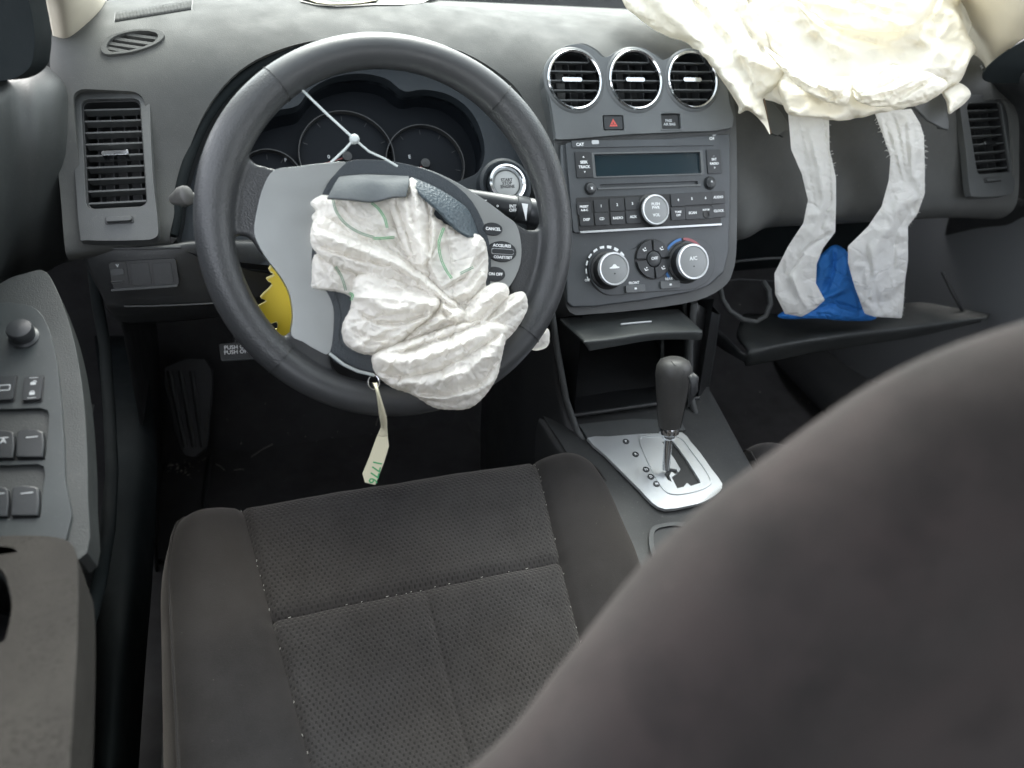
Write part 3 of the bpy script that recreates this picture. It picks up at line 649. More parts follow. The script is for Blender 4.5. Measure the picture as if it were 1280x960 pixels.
ak = lathe('auto_key', F, up_, vp_, [(R1*.39, .003), (R1*.38, .0070), (R1*.30, .0080), (0, .0082)], M['button'], cc, n=32); text('OFF', F, up_, vp_+.0005, .0050, .0083, M['white_print'], ak)
for x, y, s in ((792, 361, 'FRONT'), (835.5, 356, 'REAR')):
    u, v, w, h = F.c(x, y, 24, 9); k = boxm('defrost_key', F, u, v, w, h, .002, .0056, M['fascia'], cc, r=.002, bevel=.001)
    text(s, F, u, v+h*.5+.0028, .0042, .0026, M['white_print'], cc); prism('screen_mark', F, rrect(u, v, .0035, .0026, .0008, 2), .0056, .0058, M['white_print'], k)
# ================================================================ steering wheel
WF = Frame((0, .727, .712), lean=radians(26.0))
sw = root('steering_wheel', (0, .727, .712), 'black leather steering wheel with grey spokes and a burst hub cover', 'steering wheel')
RR = .1725
def rim_r(a):                                     # thicker at the thumb rests and towards the spokes
    d = math.degrees(a) % 360
    b = lambda c, w: exp(-(((d-c+180) % 360-180)/w)**2)
    return .0168+.0022*b(150, 26)+.0020*b(35, 24)+.0012*b(200, 20)+.0010*b(335, 25)
vs, fs = [], []
NR, NC = 150, 20
for i in range(NR):
    a = 2*pi*i/NR; r = rim_r(a)
    for k in range(NC):
        t = 2*pi*k/NC; vs.append(WF.P(cos(a)*(RR+r*cos(t)), sin(a)*(RR+r*cos(t)), r*1.12*sin(t)))
for i in range(NR):
    for k in range(NC): j = (i+1) % NR; l = (k+1) % NC; fs.append((i*NC+k, j*NC+k, j*NC+l, i*NC+l))
parts = [(vs, fs)]
sl = lambda L, h: smooth(WF.pts(L, h), 3)
sp_left = WF.pts([(262, 205), (290, 192), (306, 194), (318, 206), (350, 214), (352, 250), (340, 300), (328, 320), (312, 296), (298, 293), (284, 302), (264, 310)], -.006)
sp_bot = WF.pts([(330, 425), (352, 424), (366, 412), (415, 432), (414, 455), (426, 476), (448, 487), (440, 505), (395, 492), (350, 462)], -.006)
sp_right = WF.pts([(640, 278), (656, 288), (672, 288), (682, 272), (700, 290), (694, 330), (680, 400), (655, 420), (652, 385), (634, 362), (640, 330)], -.006)
for L in (sp_left, sp_bot, sp_right):
    parts.append(prism_vf(WF, [L], -.018, .0005))
rim = mesh('leather_rim', *join_vf(parts), M['leather'], None, sharp=0)
m = rim.modifiers.new('r', 'REMESH'); m.mode = 'VOXEL'; m.voxel_size = .0024
m = rim.modifiers.new('s', 'SMOOTH'); m.factor = .6; m.iterations = 9
bpy.context.view_layer.update(); apply_mods(rim); rim.data.materials.clear(); rim.data.materials.append(M['leather']); rim.data.materials.append(M['leather_dimple'])
o3, u3, v3 = Vector(WF.o), Vector(WF.u), Vector(WF.v)
for p in rim.data.polygons:                       # dimpled grips at the sides, smooth arcs top and bottom
    d = p.center-o3; a = math.degrees(atan2(d.dot(v3), d.dot(u3))) % 360; r = sqrt(d.dot(v3)**2+d.dot(u3)**2)
    p.material_index = 1 if (a < 47 or a > 318 or 126 < a < 223) and r > .125 else 0
rim.data.shade_smooth(); rim.name = 'leather_rim'; attach(rim, sw)
for dgr in (47, 126, 223, 318):                   # the sewn joints round the rim
    a = radians(dgr); r = rim_r(a)+.0003
    tube('seam_groove', [WF.P(cos(a)*(RR+r*cos(t)), sin(a)*(RR+r*cos(t)), r*1.12*sin(t)) for t in [2*pi*k/24 for k in range(24)]], .0004, M['black'], sw, n=5, closed=True)
SILL = smooth(WF.pts([(343, 213), (370, 209), (400, 205), (431, 203), (424, 212), (408, 232), (396, 262), (391, 300), (390, 335), (400, 352), (414, 376), (417, 400), (412, 441), (395, 437), (378, 427), (364, 419), (366, 396), (362, 368), (350, 345), (331, 320), (318, 292), (322, 260), (330, 232)], .003), 3)
prism('left_spoke_trim', WF, SILL, -.016, .0062, M['silver'], sw, bevel=.0075, seg=5)
SILR = smooth(WF.pts([(512, 207), (540, 214), (572, 229), (604, 249), (632, 270), (645, 281), (651, 304), (650, 330), (640, 353), (625, 372), (606, 392), (598, 380), (606, 350), (606, 310), (598, 275), (582, 248), (556, 228), (524, 214)], .003), 3)
prism('right_spoke_trim', WF, SILR, -.016, .0040, M['silver'], sw, bevel=.0025, seg=3)
HUB = smooth(WF.pts([(430, 204), (465, 201), (505, 206), (545, 219), (580, 243), (601, 276), (611, 315), (610, 360), (600, 392), (575, 430), (530, 458), (470, 465), (430, 458), (412, 442), (414, 400), (400, 360), (387, 330), (386, 290), (396, 250), (410, 226)], .0), 3)
prism('hub', WF, HUB, -.03, .006, M['pebble'], sw, bevel=.006, seg=4)
hb = np.mean(HUB, 0)
well('burst_opening', WF, [tuple(hb+(np.array(p)-hb)*.86) for p in HUB], .004, M['black'], sw, h=.0072)
for cx, cy, w, h, words in ((614, 287, 23, 15, ['CANCEL']), (625.5, 315, 34, 24, ['ACCEL/RES', 'COAST/SET']), (617, 343, 24, 17, ['ON OFF'])):
    u, v, ww, hh = WF.c(cx, cy, w, h)
    prism('button_gap', WF, oval(u, v, ww*.54, hh*.55, 32, -.12), .003, .0044, M['black'], sw)
    b = prism('cruise_button', WF, oval(u, v, ww*.5, hh*.5, 32, -.12, 2.2), .003, .0068, M['button'], sw, bevel=.0016, seg=3)
    if len(words) == 2:
        prism('rocker_bar', WF, rrect(u, v, ww*.78, hh*.24, .002, 4, -.12), .0066, .0088, M['button'], b, bevel=.0006)
        prism('rocker_line', WF, [rrect(u, v, ww*.82, hh*.30, .002, 4, -.12), rrect(u, v, ww*.76, hh*.22, .0018, 4, -.12)], .0066, .0072, M['grey_print'], b)
        text(words[0], WF, u, v+hh*.30, .0036, .0069, M['white_print'], b, rot=-.12); text(words[1], WF, u, v-hh*.30, .0036, .0069, M['white_print'], b, rot=-.12)
    else: text(words[0], WF, u, v, .0038, .0069, M['white_print'], b, rot=-.12)
# torn cover flaps standing up round the burst hub
FA = [[WF.P(*WF.uv(x, y, h), h) for x, y, h in row] for row in (
    [(424, 221, .012), (440, 219, .013), (462, 218, .013), (486, 219, .013), (511, 220, .012)], [(418, 230, .026), (438, 228, .028), (462, 226, .027), (488, 227, .029), (512, 227, .026)],
    [(413, 240, .033), (436, 238, .036), (464, 238, .033), (490, 236, .037), (510, 237, .033)], [(409, 247, .036), (438, 249, .040), (466, 252, .036), (490, 246, .041), (508, 246, .036)])]
patch('torn_flap', FA, M['flap'], sw, ku=6, kv=5, solid=.0028, ref=EYE)
FB = [[WF.P(*WF.uv(x, y, h), h) for x, y, h in row] for row in (
    [(514, 221, .014), (532, 228, .015), (552, 238, .015), (571, 250, .014), (585, 262, .013), (593, 278, .012), (600, 297, .012)], [(516, 226, .024), (530, 236, .027), (548, 248, .027), (563, 260, .027), (574, 272, .026), (583, 284, .025), (592, 296, .024)],
    [(519, 233, .030), (528, 244, .034), (541, 256, .034), (552, 267, .033), (562, 278, .033), (573, 288, .031), (586, 294, .030)])]
patch('torn_flap', FB, M['flapb'], sw, ku=5, kv=5, solid=.0028, ref=EYE)
# ---- stalks behind the wheel
st = root('wiper_stalk', at(640, 262, Y=.80), 'black wiper stalk with white markings right of the steering wheel hub', 'stalk')
a, b = at(560, 243, Y=.815), at(684, 269, Y=.80); ax = b-a
SF = Frame((a+b)/2, lean=.45)
tube('stalk', [a+ax*t for t in (0, .3, .62, .63, .655, .66, .78, .79, .80, .97, 1.0)], [.0095, .0115, .0140, .0145, .0145, .0156, .0156, .0146, .0156, .0154, .011], M['button'], st, n=28)
prism('wedge_mark', SF, [SF.uv(652, 254, .0160), SF.uv(660, 255, .0160), SF.uv(657.5, 276, .0160)], .0160, .0163, M['white_print'], st)
for s, x, y in (('INT', 641, 258), ('OFF', 641, 263), ('MIST', 603, 252), ('o', 622, 257)): text(s, SF, *SF.uv(x, y, .0150), .0045, .0150, M['white_print'], st, rot=-.08)
sk = root('light_stalk', at(232, 244, Y=.84), 'worn pale tip of the light stalk left of the steering wheel', 'stalk')
SK = Frame(V(*at(231, 245, Y=.80)), yaw=.5, lean=.4)
lathe('tip', SK, 0, 0, [(.005, -.03), (.008, -.014), (.0098, -.008), (.0100, .002), (.0092, .006), (.006, .008), (0, .0085)], plastic('worn_grey_plastic', (.10, .098, .092), .5, 900, .05, .1), sk, sx=.72)
tube('stem', [SK.P(0, 0, -.02), V(*at(262, 250, Y=.84))+V(.03, .0, 0), V(.0, .86, .70)], .0065, M['button'], sk)
col = root('steering_column', (0, .85, .64), 'black steering column cover under the steering wheel', 'steering column')
tube('cover', [WF.P(0, -.005, -.035), WF.P(0, -.015, -.09), WF.P(0, -.02, -.2)], [.045, .055, .06], M['black'], col, n=24)

# ================================================================ cloth
rng = np.random.default_rng(3)
def seg_dist(P, a, b):
    a, b = np.array(a, float), np.array(b, float); d = b-a; t = np.clip(((P-a)@d)/(d@d+1e-9), 0, 1); q = a+t[:, None]*d
    return np.hypot(*(P-q).T), t
def poly_dist(P, L, closed=True):
    D = np.full(len(P), 1e9)
    for i in range(len(L) if closed else len(L)-1): D = np.minimum(D, seg_dist(P, L[i], L[(i+1) % len(L)])[0])
    return D
def inside(P, L):
    c = np.zeros(len(P), bool); n = len(L)
    for i in range(n):
        (x1, y1), (x2, y2) = L[i], L[(i+1) % n]
        m = ((y1 > P[:, 1]) != (y2 > P[:, 1])); xx = (x2-x1)*(P[:, 1]-y1)/((y2-y1) if y2 != y1 else 1e-9)+x1
        c ^= m & (P[:, 0] < xx)
    return c
HF = .58
RAD = []
def puff_vf(fr, outline, h0, H, R, folds=(), sp=2.9, crumple=.002, fs_=.05, seed=0, tilt=(0, 0), sm=3, edge=0., cr=None):
    """a billow of cloth: outline, rounded rim of width R, folds as ridges (polyline, width, height)"""
    L = smooth(outline, sm) if sm else outline; B = []
    for i in range(len(L)):
        a, b = np.array(L[i]), np.array(L[(i+1) % len(L)]); k = max(1, int(np.hypot(*(b-a))/sp))
        for j in range(k): B.append(a+(b-a)*j/k)
    B = np.array(B); lo, hi = B.min(0), B.max(0); g = []
    y, r = lo[1], 0
    while y < hi[1]:
        g += [(x+(sp/2 if r % 2 else 0), y) for x in np.arange(lo[0], hi[0], sp)]; y += sp*.866; r += 1
    g = np.array(g); g = g+rng.uniform(-.18, .18, g.shape)*sp; g = g[inside(g, B)]; g = g[poly_dist(g, L) > sp*.55]
    P = np.vstack([B, g]); n = len(B)
    out = delaunay_2d_cdt([Vector(map(float, p)) for p in P], [(i, (i+1) % n) for i in range(n)], [], 1, 1e-4)
    Q = np.array([tuple(v) for v in out[0]]); F_ = [tuple(f) for f in out[2]]
    d = poly_dist(Q, L); t = np.clip(d/min(R, 5), 0, 1); t2 = np.clip(d/(R*1.9), 0, 1); pr = .38*np.sqrt(1-(1-t)**2)+.62*(1-(1-t2)**2); c = Q.mean(0)
    h = h0+H*HF*pr+((Q-c)@np.array(tilt))
    for L2, w, am in list(folds)+RAD:
        dd = poly_dist(Q, L2, False); e = np.minimum(np.hypot(*(Q-np.array(L2[0])).T), np.hypot(*(Q-np.array(L2[-1])).T))
        p = np.exp(-(dd/w)**2) if am > 0 else np.maximum(0, 1-dd/w)**1.4
        h = h+am*p*np.clip(e/(w*2.5)+.25, 0, 1)*np.clip(d/5, 0.15, 1)
    for i, (x, y) in enumerate(Q):
        a = noise.noise(Vector((x*fs_, y*fs_, seed*7.3))); b = abs(noise.noise(Vector((x*fs_*2.3+9, y*fs_*2.1, seed*3.1))))
        c2 = abs(noise.noise(Vector((x*fs_*5.1, y*fs_*4.6+4, seed*5.7))))
        h[i] += crumple*(.5 if sp < 5 else .6)*(1.2*a+1.2*(.35-b)+.18*(.3-c2))*min(1, .3+d[i]/8)
    if cr:
        for ang, am, wl in cr:
            ca, sa = cos(radians(ang)), sin(radians(ang))
            for i, (x, y) in enumerate(Q):
                wx, wy = x+6*noise.noise(Vector((x*.03, y*.03, seed+.5))), y+6*noise.noise(Vector((x*.03+5, y*.03, seed+.9)))
                a_, c_ = (wx*ca+wy*sa)/(wl*5.5), (-wx*sa+wy*ca)/wl
                n1 = noise.noise(Vector((a_, c_, seed*2.1+ang))); rd = 1-min(1, abs(n1)*3.2)
                m_ = max(0, min(1, .5+2.2*noise.noise(Vector((x*.022+3, y*.022, seed+ang)))))
                h[i] += am*(rd**1.5-.35)*m_*min(1, d[i]/6)
    vs = []
    for (x, y), hh in zip(Q, h):
        dr = ray(x, y); tt = np.dot(fr.o+fr.n*hh-EYE, fr.n)/np.dot(dr, fr.n); vs.append(EYE+dr*tt)
    return vs, toward(vs, F_, EYE)
WR = dict(bag=dict(grow=.05, frames=16, bend=7, edge=.6, inner=.01, sub=2, rnd=.0003), pbag=dict(grow=.03, frames=16, bend=40, edge=.6, inner=.01, sub=2, rnd=.0003), strap=dict(grow=.015, frames=12, bend=25, edge=.7, inner=.03, sub=2, rnd=.0002))
def wrinkle(o, grow=.12, frames=14, bend=.4, edge=.6, inner=.0, tension=15., sub=1, grav=(0, 0, 0), rnd=.0006):
    """let the sheet have more cloth than room: it buckles into folds and creases, then is frozen as a mesh"""
    me = o.data; n = len(me.vertices); cnt = {}
    for p in me.polygons:
        for k in p.edge_keys: cnt[k] = cnt.get(k, 0)+1
    B = set(v for k, c in cnt.items() if c == 1 for v in k); r_ = np.random.default_rng(2)
    for v in me.vertices:
        if v.index not in B: v.co += Vector(r_.normal(0, rnd, 3))
    g = o.vertex_groups.new(name='pin'); g.add(list(B), edge, 'REPLACE'); g.add([i for i in range(n) if i not in B], max(inner, 1e-4), 'REPLACE')
    m = o.modifiers.new('cloth', 'CLOTH'); c = m.settings
    c.quality = 6; c.mass = .05; c.tension_stiffness = tension; c.compression_stiffness = tension; c.shear_stiffness = tension*.4; c.bending_stiffness = bend
    c.tension_damping = 3; c.compression_damping = 3; c.shear_damping = 3; c.bending_damping = .5; c.air_damping = 2
    c.vertex_group_mass = 'pin'; c.pin_stiffness = 3; c.shrink_min = -grow; c.shrink_max = -grow; c.effector_weights.gravity = 0 if grav == (0, 0, 0) else 1
    m.collision_settings.use_collision = False; m.collision_settings.use_self_collision = False
    m.point_cache.frame_start = 1; m.point_cache.frame_end = frames+1
    for f in range(1, frames+1): S.frame_set(f)
    if sub: sm_ = o.modifiers.new('sub', 'SUBSURF'); sm_.levels = sub; sm_.render_levels = sub
    bpy.context.view_layer.update(); apply_mods(o); S.frame_set(1); o.data.shade_smooth(); o.vertex_groups.clear(); return o
def fan(x0, y0, x1, y1, n, spread, w, am, bend=6):
    """n folds running roughly from one point to the other"""
    d = np.array([x1-x0, y1-y0], float); L = np.hypot(*d); q = np.array([-d[1], d[0]])/L; out = []
    for i in range(n):
        o = (i/(max(1, n-1))-.5)*spread; a = np.array([x0, y0])+q*(o+rng.uniform(-2, 2)); b = np.array([x1, y1])+q*(o*rng.uniform(.3, .8)+rng.uniform(-3, 3))
        m = (a+b)/2+q*rng.uniform(-bend, bend); t0, t1 = rng.uniform(0, .25), rng.uniform(.7, 1)
        c = lambda t: tuple((1-t)**2*a+2*t*(1-t)*m+t*t*b)
        out.append(([c(t0+(t1-t0)*k/5) for k in range(6)], w*rng.uniform(.7, 1.3), am*rng.uniform(.6, 1.2)*(1 if i % 2 == 0 else -.8)))
    return out
c5 = lambda L: [(380+x/3.096, 210+y/3.096) for x, y in L]
def c5f(*a): x0, y0, x1, y1 = a[:4]; return fan(380+x0/3.096, 210+y0/3.096, 380+x1/3.096, 210+y1/3.096, *a[4:])
Z = []
def _arc(x0, y0, x1, y1, b):
    (ax, ay), (bx, by) = c5([(x0, y0), (x1, y1)]); mx, my = (ax+bx)/2-(by-ay)*b, (ay+by)/2+(bx-ax)*b
    return [((1-t)**2*ax+2*t*(1-t)*mx+t*t*bx, (1-t)**2*ay+2*t*(1-t)*my+t*t*by) for t in [k/6 for k in range(7)]]
# long drawn folds running out of the place where the cloth is gathered
RAD[:] = [(_arc(600+rng.uniform(-20, 20), 565+rng.uniform(-15, 15), 600+cos(radians(a))*r_, 565-sin(radians(a))*r_, b), w, am) for a, r_, b, w, am in
    [(100, 430, .06, 3.0, -.004), (118, 400, -.05, 3.4, .004), (137, 480, .05, 2.8, -.004), (150, 560, .10, 3.2, .004), (160, 500, .08, 2.6, -.0035), (172, 440, .12, 3.2, .004), (186, 430, .14, 2.6, -.004), (198, 430, .16, 3.4, .004),
     (208, 400, .18, 2.6, -.004), (219, 380, .18, 3.2, .0045), (230, 380, .18, 2.6, -.004), (243, 360, .14, 3.4, .004), (256, 350, .10, 2.6, -.0035), (270, 340, .06, 3.2, .0035), (284, 300, .0, 2.6, -.003), (60, 260, -.1, 2.6, -.0035), (75, 330, -.06, 3, .0035), (20, 180, 0, 2.4, -.003)]]
Z.append(puff_vf(WF, [(655, 400), (672, 412), (685, 411), (687, 424), (683, 434), (668, 438), (650, 430)], -.03, .006, 5, seed=17))
Z.append(puff_vf(WF, c5([(60, 130), (200, 130), (330, 120), (420, 70), (520, 200), (660, 280), (690, 400), (720, 500), (760, 600), (730, 780), (640, 900), (500, 900), (330, 830), (280, 720), (190, 680), (180, 500), (60, 450), (50, 280)]), .008, .012, 14, seed=1))
Z.append(puff_vf(WF, c5([(25, 135), (60, 108), (95, 106), (190, 122), (270, 132), (335, 108), (352, 180), (372, 260), (430, 340), (470, 410), (440, 430), (300, 350), (150, 280), (60, 235), (30, 190), (45, 165)]), .014, .014, 11,
  [(c5([(112, 120), (125, 170), (165, 222), (230, 258), (300, 270), (350, 268)]), 3.2, .0045), (c5([(135, 110), (200, 190), (300, 240), (400, 330)]), 5, -.005), (c5([(275, 140), (310, 180), (322, 230)]), 3.4, .004)]+c5f(60, 150, 330, 300, 5, 26, 4, .003), crumple=.0022, seed=2, cr=[(60, 0.0028, 9), (20, 0.002, 14)]))
Z.append(puff_vf(WF, c5([(40, 335), (110, 360), (200, 400), (225, 450), (205, 492), (120, 478), (36, 466), (30, 430)]), .012, .014, 8, [(c5([(115, 375), (145, 420), (165, 475)]), 3, -.004)]+c5f(60, 360, 180, 470, 3, 16, 3.5, .003), seed=3, cr=[(75, 0.0025, 9)]))
Z.append(puff_vf(WF, c5([(322, 112), (396, 108), (398, 62), (420, 38), (470, 85), (512, 140), (503, 185), (545, 220), (520, 310), (500, 400), (480, 440), (430, 400), (392, 330), (350, 210)]), .020, .014, 9,
  [(c5([(415, 55), (440, 180), (455, 300), (462, 400)]), 4.2, .007), (c5([(470, 100), (485, 200), (480, 300), (468, 390)]), 3.6, -.007), (c5([(350, 120), (390, 220), (430, 320), (455, 390)]), 3.6, -.007),
   (c5([(385, 115), (410, 220), (440, 320), (458, 390)]), 3.8, .006), (c5([(500, 190), (495, 260), (478, 360)]), 3.6, .006)], crumple=.0018, seed=4, cr=[(80, 0.003, 8)]))
Z.append(puff_vf(WF, c5([(535, 215), (600, 240), (680, 260), (708, 310), (712, 400), (695, 470), (668, 530), (600, 530), (520, 480), (462, 400), (480, 330), (510, 250)]), .018, .016, 12,
  [(c5([(690, 340), (620, 420), (540, 470)]), 4, -.006), (c5([(700, 400), (640, 470), (570, 500)]), 3.6, .006), (c5([(705, 440), (660, 500), (610, 520)]), 3, -.005), (c5([(545, 225), (520, 310), (475, 390)]), 4, .005),
   (c5([(640, 390), (560, 440)]), 3, .004)], crumple=.0022, seed=5, cr=[(-35, 0.0032, 10), (60, 0.002, 12)]))
Z.append(puff_vf(WF, c5([(25, 282), (32, 215), (60, 190), (120, 200), (210, 262), (300, 302), (390, 345), (470, 405), (550, 480), (648, 560), (636, 582), (570, 565), (480, 510), (380, 455), (250, 425), (120, 378), (50, 330)]), .020, .020, 12,
  [(c5([(50, 250), (200, 300), (330, 345), (450, 420), (600, 550)]), 6, .007), (c5([(60, 300), (220, 350), (340, 380), (470, 460), (620, 570)]), 3.6, -.009), (c5([(45, 225), (150, 255), (280, 310)]), 3.6, -.006), (c5([(200, 300), (330, 345), (430, 400)]), 3, -.003)], crumple=.0022, seed=6, cr=[(32, 0.003, 12), (75, 0.0018, 12)]))
Z.append(puff_vf(WF, c5([(195, 425), (260, 400), (350, 425), (440, 455), (527, 502), (515, 560), (440, 625), (390, 665), (320, 715), (235, 722), (170, 692), (148, 650), (150, 600), (178, 545), (185, 480)]), .020, .032, 20,
  [(c5([(520, 505), (470, 580), (390, 640), (270, 700)]), 5, .009), (c5([(215, 560), (290, 600), (390, 600), (470, 560)]), 4, -.008), (c5([(180, 620), (260, 660), (360, 665)]), 4, -.007), (c5([(230, 500), (330, 540), (430, 540), (510, 510)]), 6, .006), (c5([(190, 640), (240, 680), (330, 690)]), 4, -.005), (c5([(210, 440), (300, 470), (400, 480)]), 5, -.004),
   (c5([(340, 440), (430, 520), (420, 600)]), 4, .003)], crumple=.0030, seed=7, cr=[(-40, 0.003, 13), (20, 0.0025, 15)]))
Z.append(puff_vf(WF, c5([(420, 440), (500, 465), (580, 525), (650, 565), (665, 610), (560, 620), (440, 660), (385, 670), (440, 610), (505, 560), (523, 505)]), .024, .022, 9,
  [(c5([(440, 460), (520, 520), (600, 575)]), 4, .005), (c5([(500, 500), (550, 570), (560, 600)]), 3.4, -.006), (c5([(400, 650), (480, 620), (570, 600)]), 3.4, -.005)], crumple=.0028, seed=8, cr=[(35, 0.003, 10)]))
Z.append(puff_vf(WF, c5([(610, 585), (640, 520), (688, 470), (738, 444), (785, 454), (790, 500), (735, 560), (700, 610), (650, 620)]), .026, .022, 11,
  [(c5([(640, 590), (700, 520), (770, 470)]), 4, .006), (c5([(660, 600), (720, 545), (785, 500)]), 3.2, -.006), (c5([(630, 560), (680, 500), (735, 455)]), 3.2, -.005)], crumple=.002, seed=9, cr=[(-45, 0.0028, 8)]))
Z.append(puff_vf(WF, c5([(680, 600), (740, 548), (795, 492), (850, 480), (866, 530), (850, 580), (800, 650), (740, 690), (690, 650)]), .024, .020, 10,
  [(c5([(700, 610), (770, 560), (850, 500)]), 3.6, .006), (c5([(720, 640), (790, 590), (855, 540)]), 3.2, -.006), (c5([(690, 600), (750, 560), (820, 500)]), 3, -.004)], crumple=.002, seed=10, cr=[(-40, 0.0028, 8)]))
Z.append(puff_vf(WF, c5([(268, 722), (330, 690), (400, 665), (480, 640), (560, 610), (640, 590), (720, 590), (790, 612), (775, 690), (762, 750), (746, 812), (700, 882), (640, 930), (560, 936), (500, 926), (440, 890), (400, 870), (340, 850), (282, 802), (264, 760)]), .028, .042, 26,
  [(c5([(290, 750), (400, 745), (520, 715), (640, 670), (740, 610)]), 6, .010), (c5([(280, 790), (380, 800), (520, 780), (650, 710), (760, 640)]), 4, -.009), (c5([(340, 720), (460, 690), (600, 640), (700, 600)]), 4, -.010), (c5([(330, 830), (460, 830), (600, 800), (720, 720), (775, 650)]), 7, .008), (c5([(420, 862), (560, 868), (680, 830), (755, 730)]), 3.5, -.008),
   (c5([(430, 760), (560, 730), (680, 700)]), 6, .003), (c5([(640, 640), (600, 700), (480, 740)]), 4, -.004), (c5([(400, 868), (520, 880), (650, 865), (740, 815)]), 4, .005), (c5([(300, 720), (350, 770), (430, 800)]), 4, .004)], crumple=.0032, seed=11, cr=[(-18, 0.0034, 13), (15, 0.0026, 16), (-60, 0.002, 14)]))
RAD[:] = []
bag = mesh('driver_airbag', *join_vf(Z), M['bag'], None, sharp=0)
wrinkle(bag, **WR['bag'])
bag.name = 'fabric'; bag.data.name = 'driver_airbag'
ab = root('driver_airbag', WF.P(0, 0, .01), 'deflated crumpled white driver airbag spilling from the steering wheel hub', 'airbag'); attach(bag, ab)
def surf_h(fr, vs):                               # nearest cloth height under a pixel
    A = np.array([tuple(v) for v in vs]); d = A-EYE; z = d@FW; X = 640+FOC*(d@RT)/z; Y = 480-FOC*(d@UP)/z
    return X, Y, z
bx_, by_, bz_ = surf_h(WF, bag.data.vertices and [v.co for v in bag.data.vertices])
def on_bag(x, y, lift=.0022, X=None, Y=None, z=None, rad=4.5):
    X, Y, z = (bx_, by_, bz_) if X is None else (X, Y, z)
    m = (abs(X-x) < rad) & (abs(Y-y) < rad)
    D = np.min(z[m]) if m.any() else np.min(z[np.argsort((X-x)**2+(Y-y)**2)[:3]])
    return EYE+ray(x, y)*(D-lift)
def stitch(L, off=1.9, w=.0004):
    L = smooth(L, 5, False); out = []
    for s in (-1, 1):
        pp = []
        for i in range(len(L)):
            a, b = np.array(L[max(i-1, 0)]), np.array(L[min(i+1, len(L)-1)]); t = (b-a)/(np.hypot(*(b-a))+1e-9); q = np.array(L[i])+np.array([-t[1], t[0]])*s*off/2
            pp.append(on_bag(*q))
        out.append(tube_vf(pp, w, 5))
    return join_vf(out)
for L in ([(112, 122), (125, 168), (160, 215), (215, 250), (270, 268)], [(268, 272), (300, 272), (350, 268)], [(262, 135), (290, 160), (312, 195), (322, 232)], [(541, 232), (522, 290), (530, 350), (550, 395), (572, 428)], [(122, 382), (145, 420), (162, 474)], [(605, 408), (630, 396), (655, 384)], [(176, 484), (188, 492), (182, 512)]):
    mesh('stitching', *stitch(c5(L)), M['green'] if L[0][0] not in (112, 122, 605) else newmat('faded_thread', (.10, .22, .14), .6), ab, sharp=0)
# ---- tag on a wire, knotted tie
wr = root('wire_tie', WF.P(-.03, .07, .02), 'thin pale wire tie knotted in front of the dark instrument dials', 'wire')
wp = lambda x, y, h=.012: WF.P(*WF.uv(x, y, h), h)
tube('strand', [wp(372, 107, .0), wp(408, 142, .01), wp(443, 174)], .0012, M['wire'], wr); tube('strand', [wp(443, 174), wp(462, 190), wp(480, 198), wp(497, 208)], .0011, M['wire'], wr)
tube('strand', [wp(443, 174), wp(430, 188), wp(414, 203)], .0012, M['wire'], wr)
lathe('knot', WF, *WF.uv(443, 174, .012), [(.002, .007), (.0046, .009), (.0050, .013), (.003, .016), (0, .0165)], M['wire'], wr, n=9)
tg = root('key_tag', wp(466, 480), 'cream paper key tag numbered 1776 hanging below the steering wheel', 'tag')
tube('wire', [wp(412, 442), wp(430, 456), wp(447, 464), wp(468, 469)], .0017, M['wire'], tg)
tube('ring', [wp(467+7*cos(a), 478+9*sin(a), .014+.004*sin(a)) for a in [2*pi*k/22 for k in range(22)]], .0007, M['chrome'], tg, closed=True, n=6)
TG = Frame(V(*at(472, 560, Y=.62)), lean=.55)
strip = [[at(x0, y, Y=yy), at((x0+x1)/2, y+1, Y=yy-.002), at(x1, y, Y=yy)] for x0, x1, y, yy in ((466, 471, 478, .60), (470, 474, 490, .59), (474, 483, 520, .60), (476, 484, 534, .61), (473, 485, 545, .61))]
patch('strap', strip, M['tagpaper'], tg, ku=3, kv=4, solid=.0004)
TP = [(476, 534), (484, 540), (486, 558), (480, 578), (469, 606), (456, 603), (453, 592), (462, 570), (470, 548)]
prism('card', TG, smooth(TG.pts(TP), 1), 0, .0006, M['tagpaper'], tg, bevel=.0001)
tu, tv = TG.uv(467, 590); text('1776', TG, tu+.0012, tv+.000, .0115, .0008, M['green'], tg, rot=radians(250), sx=.95)
tu, tv = TG.uv(475, 566); text('7281', TG, tu, tv, .006, .0008, M['grey_print'], tg, rot=radians(255)) if False else None
# ---- air freshener card
YF = Frame(WF.P(0, 0, -.045), lean=radians(20))
YT = [(347, 326), (336, 337), (343, 343), (333, 349), (340, 356), (326, 371), (333, 376), (321, 384), (323, 394), (331, 394), (326, 403), (338, 404), (346, 402), (346, 411), (336, 414), (337, 428), (352, 429), (372, 416), (385, 420), (385, 412), (392, 398), (404, 400), (398, 388), (400, 378), (388, 372), (392, 362), (378, 356), (380, 346), (364, 344), (358, 332)]
fr_ = root('air_freshener', YF.P(*YF.uv(350, 380)), 'yellow tree-shaped card hanging behind the left spoke of the steering wheel', 'air freshener')
prism('card', YF, smooth(YF.pts(YT), 3), 0, .0025, M['yellow'], fr_, bevel=.0006)
yp = smooth(YF.pts(YT), 3); yc = np.mean(yp, 0); prism('pale_edge', YF, [[tuple(yc+(np.array(p)-yc)*1.03) for p in yp], [tuple(yc+(np.array(p)-yc)*.975) for p in yp]], -.0005, .0029, M['yellow_edge'], fr_)
tube('string', [YF.P(*YF.uv(352, 334), .001), YF.P(*YF.uv(356, 300), -.01), YF.P(*YF.uv(360, 250), -.02)], .0006, M['tagpaper'], fr_)

